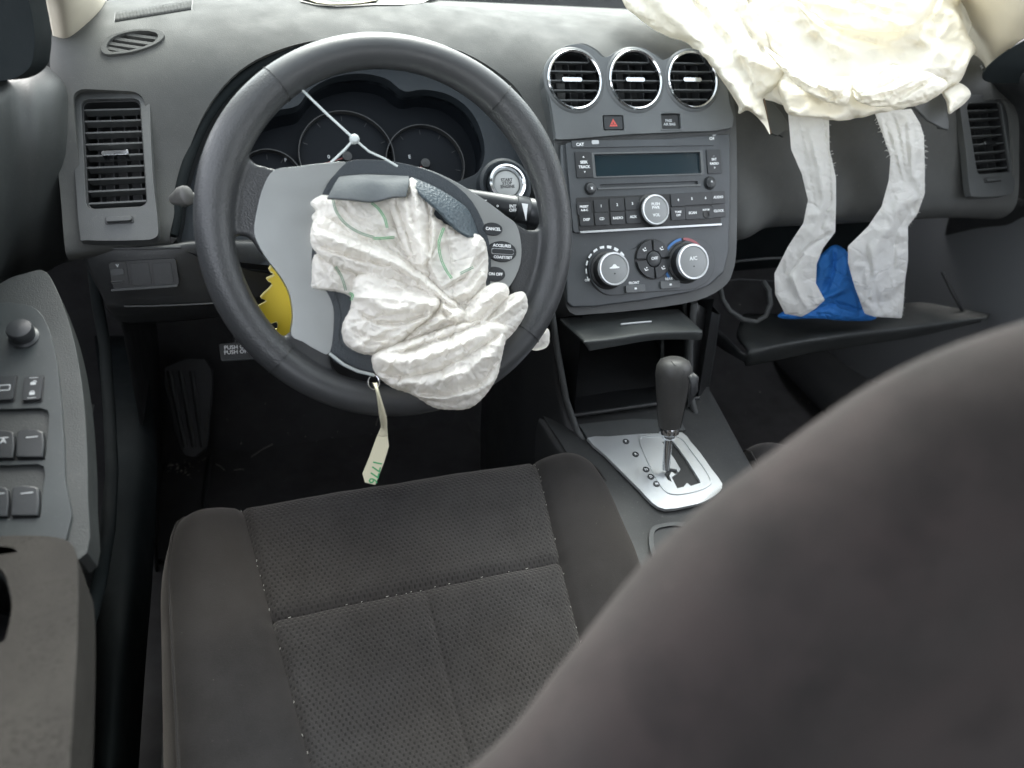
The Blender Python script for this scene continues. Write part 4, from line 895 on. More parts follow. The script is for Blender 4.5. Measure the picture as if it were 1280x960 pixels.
# ================================================================ passenger airbag, straps, blue cloth
PA = Frame((.7, .90, .78), lean=1.0)
def pf(*a): return fan(*a)
Z = []
RAD[:] = [([(x0+(x1-x0)*k/5+b*sin(pi*k/5), y0+(y1-y0)*k/5) for k in range(6)], w, am) for x0, y0, x1, y1, b, w, am in ((810, -20, 950, 150, 8, 5, .004), (830, -25, 955, 140, 12, 4, -.005), (870, -20, 960, 120, 10, 4, -.004), (905, -20, 965, 90, 8, 5, .005), (930, -10, 1050, 130, -14, 4, -.005), (960, -10, 1075, 135, -16, 5, .005), (1000, 20, 1085, 130, -10, 4, -.005), (1040, 40, 1100, 130, -8, 5, .004), (1190, 20, 1110, 120, 12, 5, .005), (1205, 60, 1120, 125, 10, 4, -.005), (1170, 0, 1080, 110, 16, 4, -.005), (1200, 90, 1060, 140, 0, 4, -.004))]
Z.append(puff_vf(PA, [(790, -45), (800, 10), (860, 45), (910, 100), (975, 130), (1040, 140), (1140, 122), (1190, 110), (1205, 60), (1190, -45)], .01, .03, 40, sp=7, seed=20, crumple=.004, fs_=.03))
Z.append(puff_vf(PA, [(776, -45), (778, 0), (801, 25), (829, 43), (857, 54), (876, 72), (894, 90), (910, 112), (922, 132), (924, 142), (934, 138), (946, 146), (956, 157), (963, 168), (957, 140), (955, 122), (968, 112), (986, 95), (984, 70), (970, 40), (950, 10), (935, -45)], .02, .045, 26,
   [([(800, -20), (850, 30), (900, 80), (940, 140)], 8, .008), ([(840, -20), (890, 40), (930, 90), (950, 130)], 7, -.008), ([(880, -30), (930, 40), (955, 70)], 5, -.012), ([(900, 60), (940, 80), (975, 85)], 5, .007), ([(930, 70), (945, 100), (955, 120)], 4, -.008), ([(860, 50), (920, 70)], 5, -.005), ([(925, 0), (945, 30), (958, 56)], 5, .012)], sp=6, crumple=.0038, fs_=.035, seed=21, cr=[(55, 0.006, 16), (35, 0.004, 22)]))
Z.append(puff_vf(PA, [(935, -45), (930, 5), (945, 45), (958, 58), (975, 88), (972, 108), (985, 140), (1010, 146), (1044, 150), (1070, 148), (1097, 142), (1142, 133), (1165, 124), (1182, 112), (1200, 100), (1212, 75), (1219, 61), (1207, 37), (1199, 8), (1195, -45)], .03, .055, 34,
   [([(950, 20), (975, 60), (1010, 90), (1050, 118), (1060, 122)], 8, .012), ([(985, 0), (1020, 40), (1045, 60), (1070, 70)], 8, .014), ([(960, 60), (1000, 100), (1035, 128)], 5, -.010), ([(1060, 118), (1072, 100), (1090, 88), (1115, 80), (1150, 90)], 6, .010),
    ([(1075, 130), (1110, 118), (1150, 110), (1185, 92)], 6, -.010), ([(1010, 0), (1060, 40), (1110, 55), (1160, 60)], 8, -.008), ([(990, 140), (1040, 138), (1090, 128)], 6, .006), ([(1100, 0), (1130, 40), (1180, 70)], 8, .008), ([(1040, 95), (1058, 105), (1065, 120)], 4, -.009), ([(1095, 100), (1130, 95), (1160, 105)], 5, .006)],
   sp=6, crumple=.0045, fs_=.035, seed=22, cr=[(35, 0.006, 22), (-15, 0.005, 20)]))
Z.append(puff_vf(PA, [(955, 58), (985, 78), (1010, 92), (1040, 96), (1062, 96), (1065, 112), (1058, 130), (1042, 130), (1020, 122), (998, 108), (975, 85)], .075, .030, 16, [([(975, 75), (1010, 100), (1050, 112)], 5, .006), ([(1030, 126), (1050, 120), (1063, 100)], 4, -.006)], crumple=.003, seed=23, cr=[(20, 0.004, 10)]))
Z.append(puff_vf(PA, [(1070, 125), (1066, 108), (1085, 90), (1105, 80), (1140, 84), (1170, 95), (1184, 104), (1176, 116), (1140, 128), (1100, 134)], .072, .026, 14, pf(1080, 120, 1160, 95, 5, 26, 4, .005), crumple=.003, seed=24, cr=[(-15, 0.004, 12)]))
Z.append(puff_vf(PA, [(1186, 142), (1183, 128), (1178, 116), (1188, 106), (1200, 104), (1211, 112), (1213, 120), (1205, 130), (1194, 138)], .03, .022, 10, crumple=.002, seed=25, cr=[(60, 0.003, 8)]))
Z.append(puff_vf(PA, [(1000, -45), (990, -10), (1010, 10), (1040, 30), (1090, 40), (1140, 35), (1170, 5), (1175, -45)], .085, .04, 26, pf(1010, -20, 1150, 20, 6, 50, 6, .008), sp=6, crumple=.004, fs_=.035, seed=26, cr=[(20, 0.005, 20)]))
RAD[:] = []
pb_ = root('passenger_airbag', (.72, .95, .80), 'large deflated white passenger airbag draped over the dash top', 'airbag')
pbm = mesh('fabric', *join_vf(Z), M['bag2'], pb_, sharp=0); wrinkle(pbm, **WR['pbag']); pbm.data.name = 'passenger_airbag'
tube('torn_edge', [at(955, 123, Y=.90), at(958, 140, Y=.893), at(961, 158, Y=.89), at(964, 167, Y=.888)], .0010, newmat('singed_edge', (.16, .10, .06), .8), pb_)
# split dash cover under the bag
dcv = root('airbag_door', (.75, .9, .75), 'split edge of the dash cover torn open under the passenger airbag', 'torn dash cover')
for L in ([(955, 120), (966, 128), (978, 142), (988, 160), (972, 170), (964, 166), (958, 148)], [(1142, 132), (1160, 124), (1177, 116), (1182, 130), (1186, 152), (1186, 162), (1178, 160), (1160, 150)]):
    q = Frame(V(*at(L[2][0], L[2][1], Y=.905)), lean=.6); prism('cover_flap', q, q.pts(L), -.004, 0, M['panel'], dcv, bevel=.001)
for L in ([(962, 167), (972, 168), (978, 171)], [(1172, 160), (1180, 161), (1186, 158)]): tube('tear', [at(x, y, Y=.897) for x, y in L], .0013, M['black'], dcv)
SF2 = Frame((.7, .855, .70), lean=.14)
def frayed(name, L, folds, lab, edges, seed, Y0=.0):
    t = root(name, SF2.P(*SF2.uv(*L[0])), lab, 'strap', 'torn white straps hanging from the passenger airbag')
    o = mesh('webbing', *puff_vf(SF2, L, Y0, .0012, 2, folds, crumple=.005, fs_=.018, seed=seed, sm=0, cr=[(80, .0022, 14)]), M['strap'], t, sharp=0); wrinkle(o, **WR['strap']); o.data.name = name
    X, Y, z = surf_h(SF2, [v.co for v in o.data.vertices]); fr = []
    for E_ in edges:
        for i in range(len(E_)-1):
            a, b = np.array(E_[i], float), np.array(E_[i+1], float); n = int(np.hypot(*(b-a))/3.2); q = (b-a)/np.hypot(*(b-a)); q = np.array([q[1], -q[0]])
            for k in range(n):
                p = a+(b-a)*(k+rng.uniform())/n; l = min(3.2, rng.exponential(1.1)+.3); e = p+q*l+rng.uniform(-2, 2, 2)
                p3 = on_bag(*(p-q*2), .001, X, Y, z); e3 = EYE+ray(*e)*(np.dot(p3-EYE, FW)+rng.uniform(-.004, .003))
                fr.append(tube_vf([p3, (p3+e3)/2+V(0, 0, .0008), e3], .00035, 3))
    f = mesh('frayed_threads', *join_vf(fr), M['strap'], t, sharp=0); f['kind'] = 'stuff'
    return t
SL = [(985, 140), (1036, 142), (1037, 187), (1045, 222), (1045, 256), (1044, 290), (1029, 310), (1021, 330), (1020, 354), (1031, 375), (1018, 387), (1002, 396), (981, 392), (969, 368), (968, 342), (985, 308), (1004, 279), (1010, 250), (1002, 217), (989, 187)]
frayed('airbag_strap', SL, [([(1012, 150), (1022, 200), (1030, 250), (1012, 300), (995, 350), (1000, 385)], 5, .005), ([(1028, 150), (1036, 200), (1038, 250), (1025, 290)], 3, -.005), ([(1040, 290), (1010, 310), (985, 345)], 4, -.005), ([(990, 340), (1000, 370), (1010, 385)], 3, .004), ([(1000, 150), (1008, 200), (1018, 260)], 3, -.003)],
       'narrower left one of two torn white straps hanging from the airbag', [[(1035, 150), (1037, 187), (1044, 222)]], 31)
SR = [(1093, 140), (1139, 136), (1150, 154), (1155, 170), (1156, 208), (1156, 242), (1147, 267), (1135, 283), (1135, 325), (1131, 354), (1129, 383), (1127, 398), (1093, 396), (1081, 392), (1068, 358), (1060, 329), (1060, 308), (1085, 283), (1102, 258), (1111, 225), (1113, 196), (1103, 167)]
frayed('airbag_strap', SR, pf(1116, 142, 1135, 240, 7, 34, 3.2, .004, 3)+[([(1130, 240), (1110, 280), (1090, 310), (1090, 380)], 6, .005), ([(1145, 250), (1120, 290), (1115, 340)], 5, -.005), ([(1080, 300), (1085, 340), (1100, 390)], 5, -.004)],
       'wider right one of two torn white straps hanging from the airbag', [[(1150, 250), (1156, 225), (1156, 180), (1151, 158), (1140, 140)][::-1], [(1155, 236), (1147, 268), (1136, 283)], [(1130, 350), (1128, 396)], [(1103, 172), (1094, 148)], [(1112, 200), (1104, 176)]], 32, .004)
BF = Frame(V(*at(1040, 370, Y=.87)), lean=.5)
bl = root('blue_cloth', BF.P(0, 0), 'bright blue cloth bundled behind the two hanging straps on the glovebox door', 'cloth')
Z = [puff_vf(BF, [(972, 395), (985, 386), (1010, 372), (1018, 350), (1022, 325), (1030, 315), (1044, 306), (1060, 316), (1068, 340), (1078, 372), (1096, 398), (1060, 401), (1020, 398), (985, 399)], 0, .02, 12,
   [([(1000, 390), (1030, 372), (1055, 362), (1062, 350)], 4, .008), ([(1010, 392), (1045, 380), (1080, 390)], 4, -.006), ([(1042, 310), (1040, 340), (1030, 365)], 5, -.009), ([(1058, 320), (1056, 345), (1045, 362)], 4, .007)], crumple=.003, seed=41)]
wrinkle(mesh('cloth', *join_vf(Z), M['blue'], bl, sharp=0), **WR['strap'])
# ================================================================ glovebox
gb = root('glovebox', (.8, .85, .44), 'open glovebox with its door hanging down below the passenger dash', 'glovebox')
GD = [[at(930, 392, Y=.97), at(985, 392, Y=.97), at(1060, 392, Y=.97), at(1140, 378, Y=.95), at(1190, 384, Y=.94), at(1238, 392, Y=.93)],
      [at(922, 415, Y=.90), at(985, 412, Y=.90), at(1060, 405, Y=.90), at(1140, 392, Y=.89), at(1195, 393, Y=.89), at(1236, 395, Y=.89)],
      [at(935, 436, Y=.855), at(980, 426, Y=.855), at(1060, 414, Y=.85), at(1140, 404, Y=.85), at(1195, 398, Y=.85), at(1233, 396, Y=.85)],
      [at(935, 447, Y=.85), at(980, 434, Y=.845), at(1060, 422, Y=.84), at(1140, 412, Y=.84), at(1195, 404, Y=.84), at(1230, 399, Y=.845)],
      [at(932, 458, Y=.865), at(985, 448, Y=.86), at(1060, 434, Y=.86), at(1140, 422, Y=.86), at(1195, 410, Y=.86), at(1228, 402, Y=.86)]]
patch('door', GD, M['door'], gb, ku=5, kv=5, solid=.006)
patch('door_side', [[at(880, 400, Y=.93), at(905, 420, Y=.90), at(925, 440, Y=.86), at(940, 447, Y=.85)], [at(884, 422, Y=.93), at(902, 436, Y=.9), at(922, 448, Y=.865), at(936, 456, Y=.86)]], M['dark'], gb, ku=5, kv=3, solid=.004)
tube('hoop', [at(x, y, Y=yy) for x, y, yy in ((900, 360, .90), (903, 374, .885), (912, 388, .875), (928, 399, .87), (945, 402, .87), (957, 395, .87), (963, 380, .875), (961, 362, .885), (954, 352, .90))], .0042, M['panel'], gb, n=10)
patch('bin', [[V(x, .97, .66) for x in (.48, .7, .9, 1.10)], [V(x, 1.12, .62) for x in (.48, .7, .9, 1.10)], [V(x, 1.12, .44) for x in (.48, .7, .9, 1.10)]], M['soft_black'], gb, ku=3, kv=4, solid=.004)
tube('frame_edge', [at(x, y, Y=.925) for x, y in ((905, 330), (925, 326), (960, 323), (990, 322))], .0022, M['panel'], gb, n=8)
tube('frame_edge', [at(x, y, Y=.93) for x, y in ((905, 352), (925, 349), (970, 352), (985, 352))], .0015, M['dark'], gb, n=8)
tube('strut', [at(1178, 340, Y=.96), at(1190, 365, Y=.93), at(1203, 388, Y=.92)], .003, M['dark'], gb, n=8)
# ================================================================ centre console
con = root('centre_console', (.36, .68, .2), 'dark centre console running back from the open pocket between the front seats', 'console')
def zt(y): return .36+.20*(y-.62) if y > .5 else .336
XC = .36
rows = []
for y, w in ((-.1, .105), (.2, .105), (.45, .105), (.55, .108), (.65, .118), (.74, .128), (.80, .135), (.86, .14), (.98, .14)):
    z = zt(y); rows.append([V(XC-w-.03, y, .0), V(XC-w-.02, y, z*.5), V(XC-w-.008, y, z-.03), V(XC-w, y, z-.006), V(XC-w+.012, y, z), V(XC, y, z), V(XC+w-.012, y, z), V(XC+w, y, z-.006), V(XC+w+.008, y, z-.03), V(XC+w+.02, y, z*.5), V(XC+w+.03, y, .0)])
patch('console_body', rows, M['console'], con, ku=4, kv=5, solid=.003)
GF = Frame((XC, .70, zt(.70)+.001), lean=pi/2-.197)
PLT = smooth(GF.pts([(733, 551), (760, 549), (798, 546), (826, 545), (851, 544), (862, 556), (874, 570), (888, 590), (901, 608), (897, 619), (880, 630), (858, 636), (830, 640), (814, 632), (798, 615), (777, 594), (755, 572)]), 2)
SLOT1 = GF.pts([(826, 556), (838, 553), (846, 563), (858, 580), (872, 602), (874, 607), (862, 611), (857, 607), (853, 612), (845, 614), (838, 600), (846, 594), (849, 590), (842, 578)])
SLOT2 = GF.pts([(831, 592), (836, 589), (844, 590), (846, 594), (842, 596), (838, 593), (835, 598), (838, 606), (833, 603), (829, 597)])
plate = prism('shift_plate', GF, [PLT, SLOT1, SLOT2], .001, .006, M['satin'], con, bevel=.0012, seg=2)
prism('slot_liner', GF, GF.pts([(815, 552), (848, 548), (884, 606), (850, 622), (822, 600)]), -.002, .0022, M['black'], con)
R_IN = smooth(GF.pts([(797, 552), (812, 548), (846, 549), (862, 566), (886, 600), (884, 612), (862, 620), (838, 622), (824, 612), (808, 582)]), 3); ri = np.mean(R_IN, 0)
prism('raised_rim', GF, [R_IN, [tuple(ri+(np.array(p)-ri)*.955) for p in R_IN]], .005, .0075, M['satin'], con, bevel=.0008)
for x, y, s in ((781, 556, 'P'), (793, 572, 'R'), (806, 591, 'N'), (812, 600, 'D'), (819, 609, 'M')):
    u, v = GF.uv(x, y); k = lathe('gear_mark', GF, u, v, [(.0044, .0058), (.0046, .0072), (.0036, .0076), (.0035, .0066), (0, .0066)], M['button'], con, n=22)
    text(s, GF, u, v, .0048, .0072, M['white_print'], k)
FRONT = GF.pts([(722, 533), (758, 529), (790, 526), (820, 527), (851, 531), (856, 540), (826, 543), (798, 545), (760, 548), (734, 550)])
prism('front_trim', GF, FRONT, .001, .0045, M['panel'], con, bevel=.0012)
prism('cup_holder_rim', GF, [smooth(GF.pts([(812, 664), (826, 657), (850, 655), (880, 665), (880, 720), (830, 720), (812, 690)]), 4), smooth(GF.pts([(817, 668), (828, 661), (850, 660), (874, 670), (874, 714), (834, 714), (818, 690)]), 4)], 0, .004, M['panel'], con, bevel=.001)
prism('cup_holder', GF, smooth(GF.pts([(817, 668), (828, 661), (850, 660), (874, 670), (874, 714), (834, 714), (818, 690)]), 4), 0, .0015, M['black'], con)
# rails either side of the pocket, swept up to the stack
tube('left_rail', [at(690, 392, Y=.80), at(697, 440, Y=.80), at(708, 500, Y=.79), at(722, 540, Y=.765), at(745, 572, Y=.735), at(780, 612, Y=.68), at(812, 645, Y=.64)], .0042, M['panel'], con, n=10)
tube('right_rail', [at(868, 378, Y=.80), at(862, 430, Y=.80), at(862, 490, Y=.79), at(872, 530, Y=.765), at(890, 565, Y=.73), at(910, 600, Y=.69)], .0050, M['panel'], con, n=10)
patch('left_cheek', [[at(690, 392, Y=.80), at(697, 440, Y=.80), at(708, 500, Y=.79), at(722, 540, Y=.765), at(745, 572, Y=.735), at(780, 612, Y=.68)], [V(.20, .86, .5), V(.20, .85, .44), V(.20, .84, .36), V(.20, .82, .3), V(.205, .78, .26), V(.21, .70, .24)], [V(.19, .98, .5), V(.19, .98, .4), V(.19, .96, .2), V(.19, .9, .08), V(.2, .8, .05), V(.2, .7, .03)]], M['black'], con, ku=3, kv=4, solid=.003, ref=V(-.3, .6, .6))
patch('right_cheek', [[at(868, 378, Y=.80), at(862, 430, Y=.80), at(862, 490, Y=.79), at(872, 530, Y=.765), at(890, 565, Y=.73)], [V(.52, .86, .5), V(.52, .85, .44), V(.52, .84, .36), V(.52, .82, .3), V(.52, .78, .26)], [V(.53, .98, .5), V(.53, .98, .4), V(.53, .96, .2), V(.53, .9, .08), V(.53, .8, .05)]], M['black'], con, ku=3, kv=4, solid=.003, ref=V(1.3, .6, .6))
pk = root('open_pocket', (.36, .88, .42), 'open black storage pocket below the heater panel', 'storage pocket')
x0, x1 = .262, .462
vsb = [V(x0, .79, .402), V(x1, .79, .402), V(x1, .96, .405), V(x0, .96, .405), V(x0, .808, .556), V(x1, .808, .556), V(x1, .96, .57), V(x0, .96, .57)]
mesh('pocket_box', vsb, [(0, 1, 2, 3), (3, 2, 6, 7), (0, 3, 7, 4), (1, 5, 6, 2), (4, 7, 6, 5)], M['black'], pk, sharp=30)
tube('front_edge', [V(x0-.01, .788, .404), V(x1, .788, .404)], .0028, M['dark'], pk)
prism('pocket_step', Frame((.28, .945, .43), lean=0), rrect(0, .0, .05, .05, .003), 0, .03, M['dark'], pk, bevel=.002)
tube('bracket', [at(855, 376, Y=.84), at(858, 412, Y=.84), at(858, 455, Y=.83)], .0035, M['door'], pk, n=8)
tube('bracket', [at(828, 425, Y=.85), at(828, 455, Y=.845)], .0028, M['door'], pk, n=8)
LD = [[at(700, 398, Y=.815), at(745, 392, Y=.815), at(795, 388, Y=.815), at(848, 386, Y=.815)],
      [at(712, 410, Y=.79), at(755, 404, Y=.79), at(805, 398, Y=.79), at(860, 397, Y=.79)],
      [at(728, 424, Y=.752), at(765, 420, Y=.75), at(815, 413, Y=.75), at(875, 411, Y=.752)],
      [at(731, 430, Y=.745), at(768, 426, Y=.743), at(818, 418, Y=.743), at(878, 416, Y=.745)],
      [at(736, 439, Y=.748), at(770, 433, Y=.746), at(820, 425, Y=.746), at(876, 425, Y=.748)]]
lid = patch('lid', LD, M['door'], pk, ku=5, kv=5, solid=.004)
tube('lid_grip', [at(776, 405.5, Y=.775), at(795, 403.5, Y=.775), at(814, 402, Y=.775)], .0013, M['grey_print'], pk)
# ---- gear lever
gl = root('gear_lever', at(834, 575, X=.345), 'gear lever with dark padded knob and chrome collar in its slot', 'gear lever')
B0, T0 = at(833, 578, X=.345), at(843.5, 449, X=.345); axis = T0-B0; Lh = np.linalg.norm(axis); axis /= Lh
class Ax: pass
kf = Frame(B0); kf.n = axis; kf.u = V(1, 0, 0)-axis*axis[0]; kf.u /= np.linalg.norm(kf.u); kf.v = np.cross(kf.n, kf.u)
lathe('rod', kf, 0, 0, [(.0052, -.01), (.0052, Lh*.40)], M['chrome'], gl, n=24)
lathe('collar', kf, 0, 0, [(.0075, Lh*.24), (.0085, Lh*.25), (.0090, Lh*.28), (.0130, Lh*.30), (.0135, Lh*.36), (.012, Lh*.38)], M['chrome'], gl, n=32)
kn = lathe('knob', kf, 0, 0, [(.0115, Lh*.35), (.0145, Lh*.365), (.0160, Lh*.45), (.0185, Lh*.60), (.0212, Lh*.75), (.0228, Lh*.86), (.0222, Lh*.93), (.0185, Lh*.98), (.0120, Lh*1.004), (.005, Lh*1.012), (0, Lh*1.013)], plastic('knob_leather', (.045, .044, .042), .5, 800, .3, .3), gl, n=40)
tube('knob_seam', [kf.P(r*cos(a)+0, r*sin(a)*-1, h*Lh) for r, h, a in ((.0150, .37, .9), (.0188, .6, .9), (.0216, .75, .95), (.0230, .86, 1.1), (.0215, .94, 1.5), (.0180, .985, 2.1), (.012, 1.004, 2.5))], .0005, M['black'], kn, n=5)
patch('release_button', [[at(866, 465, X=.352), at(872, 472, X=.352), at(872, 490, X=.352)], [at(862, 470, X=.345), at(864, 490, X=.345), at(860, 510, X=.345)]], M['dark'], gl, ku=3, kv=3, solid=.004)
# ================================================================ seats
def cushion(xo, parent, tilt=0.):
    def xs_(y): return .164+.13*(y-.586) if y > .3 else .127
    def hw(y):
        h = .279-.03*max(0, (.45-y)/.3)
        if y > .64: h -= .034*((y-.64)/.120)**2.2
        return h
    def zb(y):
        z = .346+.28*(y-.586) if y > .45 else .308+.10*(y-.45)
        if y > .700: t = (y-.700)/.060; z -= .085*(1-sqrt(max(0, 1-min(t, 1)**2)))
        return z
    PR = [(0, .0), (.3, .002), (.6, .004), (.72, .016), (.84, .018), (.93, .006), (.98, -.022), (1.0, -.06), (1.0, -.15)]
    ys = [.17+i*(.586-.17)/52 for i in range(53)]+[.586+(i+1)*(.700-.586)/20 for i in range(20)]+[.700+.060*sin((i+1)/14*pi/2) for i in range(14)]
    NS = 30
    ss = [i/NS*.6 for i in range(NS+1)]+[.6+(i+1)/22*.4 for i in range(22)]+[1.0+(i+1)/8*.1 for i in range(8)]
    def pf_(s):
        a = abs(s)
        if a > 1: return 1.0, -.06-.9*(a-1)
        for k in range(len(PR)-2):
            if a <= PR[k+1][0]+1e-9:
                t = (a-PR[k][0])/(PR[k+1][0]-PR[k][0]); P0, P1, P2, P3 = PR[max(k-1, 0)][1], PR[k][1], PR[k+1][1], PR[min(k+2, 7)][1]
                return a, float(cr1(P0, P1, P2, P3, t))
        return a, -.06
    S_ = [-s for s in reversed(ss[1:])]+ss
    G = np.zeros((len(ys), len(S_), 3))
    for i, y in enumerate(ys):
        for j, s in enumerate(S_):
            a, dz = pf_(s); sg = 1 if s >= 0 else -1
            x = a/.6*xs_(y) if a <= .6 else xs_(y)+(a-.6)/.4*(hw(y)-xs_(y))
            front = max(0, (y-.69)/.070); z = zb(y)+dz*(1-.5*front)
            g = 0
            g += .0055*exp(-((abs(x)-xs_(y))/.0040)**2)
            if a < .62: g += .0050*exp(-((y-.586)/.0038)**2)
            if y < .586: g += .0030*exp(-(x/.0035)**2)
            z += .0035*noise.noise(Vector((x*9+xo, y*9, 3)))+.0012*noise.noise(Vector((x*30, y*30+xo, 5)))
            if a < .6: z += .004*cos(min(1, a/.6)*pi/2)*(1 if abs(y-.586) > .01 else .4)
            G[i, j] = (xo+sg*x, y-tilt, z-g-tilt)
    j0, jm, j1 = S_.index(-.6) if -.6 in S_ else None, len(S_)//2, None
    j0 = len(S_)//2-NS; j1 = len(S_)//2+NS; ic = 52
    def sub(nm, i0, i1, a, b, mt, side=0):
        vs, fs = grid_vf(G[i0:i1+1, a:b+1]); mesh(nm, vs, toward(vs, fs, V(xo, .5, 2)), M[mt], parent, sharp=0)
    sub('front_panel', ic, len(ys)-1, j0, j1, 'velour_dots'); sub('seat_panel', 0, ic, j0, jm, 'velour_dots'); sub('seat_panel', 0, ic, jm, j1, 'velour_dots')
    sub('bolster', 0, len(ys)-1, 0, j0, 'velour'); sub('bolster', 0, len(ys)-1, j1, len(S_)-1, 'velour')
    fr = [[tuple(p) for p in G[-1]], [(p[0], p[1]-.006, min(p[2], .30)-.05) for p in G[-1]], [(p[0], p[1]-.03, .16) for p in G[-1]]]
    vs, fs = grid_vf(np.array(fr)); mesh('front_skirt', vs, toward(vs, fs, V(xo, 2, .3)), M['velour'], parent, sharp=0)
    th = []
    r = np.random.default_rng(5)
    for j, sgn in ((j0, -1), (j1, 1)):
        for i in range(8, len(ys)-6):
            if r.uniform() < .30:
                p = G[i, j]+V(r.uniform(-.0006, .0006), 0, .0012); q = p+V(r.uniform(-.0008, .0008), r.uniform(.001, .003), .0006); th.append(tube_vf([p, (p+q)/2, q], .00028, 3))
    for j in range(j0+2, j1-2):
        if r.uniform() < .25:
            p = G[ic, j]+V(0, r.uniform(-.0006, .0006), .0012); q = p+V(r.uniform(.001, .003), 0, .0005); th.append(tube_vf([p, (p+q)/2, q], .00026, 3))
    o = mesh('seam_lint', *join_vf(th), M['paper'], parent, sharp=0); o['kind'] = 'stuff'
    k = len(S_)-12; tube('piping', [tuple(G[i, 12]+V(-.002, 0, 0)) for i in range(0, len(ys)-4, 3)], .0016, M['velour'], parent, n=6); tube('piping', [tuple(G[i, k]+V(.002, 0, 0)) for i in range(0, len(ys)-4, 3)], .0016, M['velour'], parent, n=6)
def backrest(parent, ring, T, c, mat='velour', shift=0.):
    R3 = smooth([tuple(p) for p in ring], 5); n = len(R3); c = np.array(c, float); vs, fs = [], []
    K_ = [-88, -75, -60, -45, -30, -15, 0, 15, 30, 45, 60, 75, 88]
    for ph in K_:
        a = radians(ph); s = cos(a)**.42
        for p in R3:
            q = c+(np.array(p)-c)*s; q = q+V(0, sin(a)*T-shift, sin(a)*T*.2); nn = noise.noise(Vector(q*11)); vs.append(q+V(0, .003, .004)*nn)
    for k in range(len(K_)-1):
        for i in range(n): j = (i+1) % n; fs.append((k*n+i, k*n+j, (k+1)*n+j, (k+1)*n+i))
    fs += [tuple(range(n)), tuple((len(K_)-1)*n+i for i in range(n))]
    return mesh('backrest', vs, fs, M[mat], parent, sharp=0)
ds = root('driver_seat', (0, .4, .1), 'driver seat in dark plush cloth with its blurred backrest shoulder close by', 'car seat', 'front seats')
cushion(0, ds)
L = [(-.235, .19, .30), (-.235, .175, .40), (-.222, .155, .50), (-.183, .15, .60), (-.130, .155, .67)]+[tuple(at(x, y, D=.30)) for x, y in ((605, 966), (697, 849), (806, 715), (906, 616), (1005, 542), (1104, 479), (1202, 429), (1290, 391), (1390, 356), (1500, 330))]+[(.25, .155, .90), (.285, .15, .84), (.285, .155, .7), (.265, .17, .5), (.25, .19, .32)]
backrest(ds, L, .055, (.05, .165, .56), 'velour_back', shift=.018)
patch('side_shield', [[V(-.285, y, .24) for y in (.16, .3, .45, .56)], [V(-.292, y, .18) for y in (.16, .3, .45, .58)], [V(-.288, y, .08) for y in (.16, .3, .45, .58)]], M['door'], ds, ku=3, kv=3, solid=.004, ref=V(-1, .4, .3))
patch('seat_base', [[V(x, y, z) for x in (-.22, 0, .22)] for y, z in ((.70, .27), (.66, .06), (.60, .03))], M['black'], ds, ku=2, kv=2, solid=.01, ref=V(0, 2, .2))
lathe('shield_screw', Frame((-.296, .40, .215), yaw=-pi/2+.0), 0, 0, [(.004, 0), (.003, .002), (0, .0025)], M['chrome'], ds, n=12)
ps = root('passenger_seat', (.73, .4, .1), 'front passenger seat in dark plush cloth beyond the centre console', 'car seat', 'front seats')
cushion(.755, ps, .022)
backrest(ps, [(.755+sx*x, y, z) for sx, x, y, z in ((-1, .24, .19, .3), (-1, .25, .10, .5), (-1, .23, .03, .7), (-1, .15, -.02, .82), (1, 0, -.03, .85), (1, .15, -.02, .82), (1, .23, .03, .7), (1, .25, .10, .5), (1, .24, .19, .3))], .07, (.755, .1, .55))
# ================================================================ driver door
ddr = root('driver_door', (-.42, .5, .2), 'dark grey driver door panel with window switches and a stained armrest', 'car door')
UPD = [[at(93, 104, Y=1.02), at(70, 88, Y=.99), at(40, 78, Y=.96), at(0, 92, Y=.90), V(-.40, .6, .80), V(-.40, .1, .80)],
       [at(95, 128, Y=.98), at(76, 112, Y=.93), at(45, 108, Y=.90), at(0, 122, Y=.85), V(-.375, .55, .785), V(-.375, .1, .785)],
       [at(95, 180, Y=.98), at(84, 175, Y=.91), at(52, 172, Y=.87), at(0, 180, Y=.82), V(-.36, .52, .74), V(-.36, .1, .74)],
       [at(95, 240, Y=.98), at(85, 240, Y=.91), at(54, 240, Y=.87), at(0, 250, Y=.81), V(-.362, .52, .69), V(-.362, .1, .69)],
       [at(97, 290, Y=.99), at(82, 296, Y=.92), at(54, 305, Y=.88), at(0, 330, Y=.82), V(-.38, .52, .63), V(-.38, .1, .63)],
       [at(98, 325, Y=1.0), at(76, 330, Y=.96), at(50, 345, Y=.93), at(0, 372, Y=.88), V(-.41, .52, .59), V(-.41, .1, .59)]]
patch('upper_trim', UPD, M['door'], ddr, ku=6, kv=6, solid=.004)
DP = Frame(V(*at(60, 650, Z=.548)), yaw=-.06, lean=1.12)
OUTD = smooth(DP.pts([(-60, 400), (0, 352), (30, 340), (52, 336), (64, 348), (76, 375), (88, 410), (97, 450), (104, 500), (108, 560), (109, 620), (108, 690), (60, 700), (-60, 700)]), 3)
prism('panel_body', DP, OUTD, -.035, -.002, M['door'], ddr, bevel=.008, seg=4)
SWP = smooth(DP.pts([(-60, 400), (0, 380), (22, 381), (40, 384), (54, 396), (64, 420), (71, 450), (76, 490), (80, 540), (82, 600), (82, 682), (-60, 690)]), 2)
dcut = lambda x0, x1, y0, y1: DP.pts([(x0, y0), (x1, y0-1), (x1+1, y1), (x0, y1)])
W1 = smooth(DP.pts([(-40, 513), (20, 512), (52, 511), (60, 514), (62, 522), (61, 532), (57, 576), (-40, 578)]), 1)
W2 = smooth(DP.pts([(-40, 583), (20, 582), (48, 581), (55, 584), (57, 594), (55, 606), (51, 648), (-40, 650)]), 1)
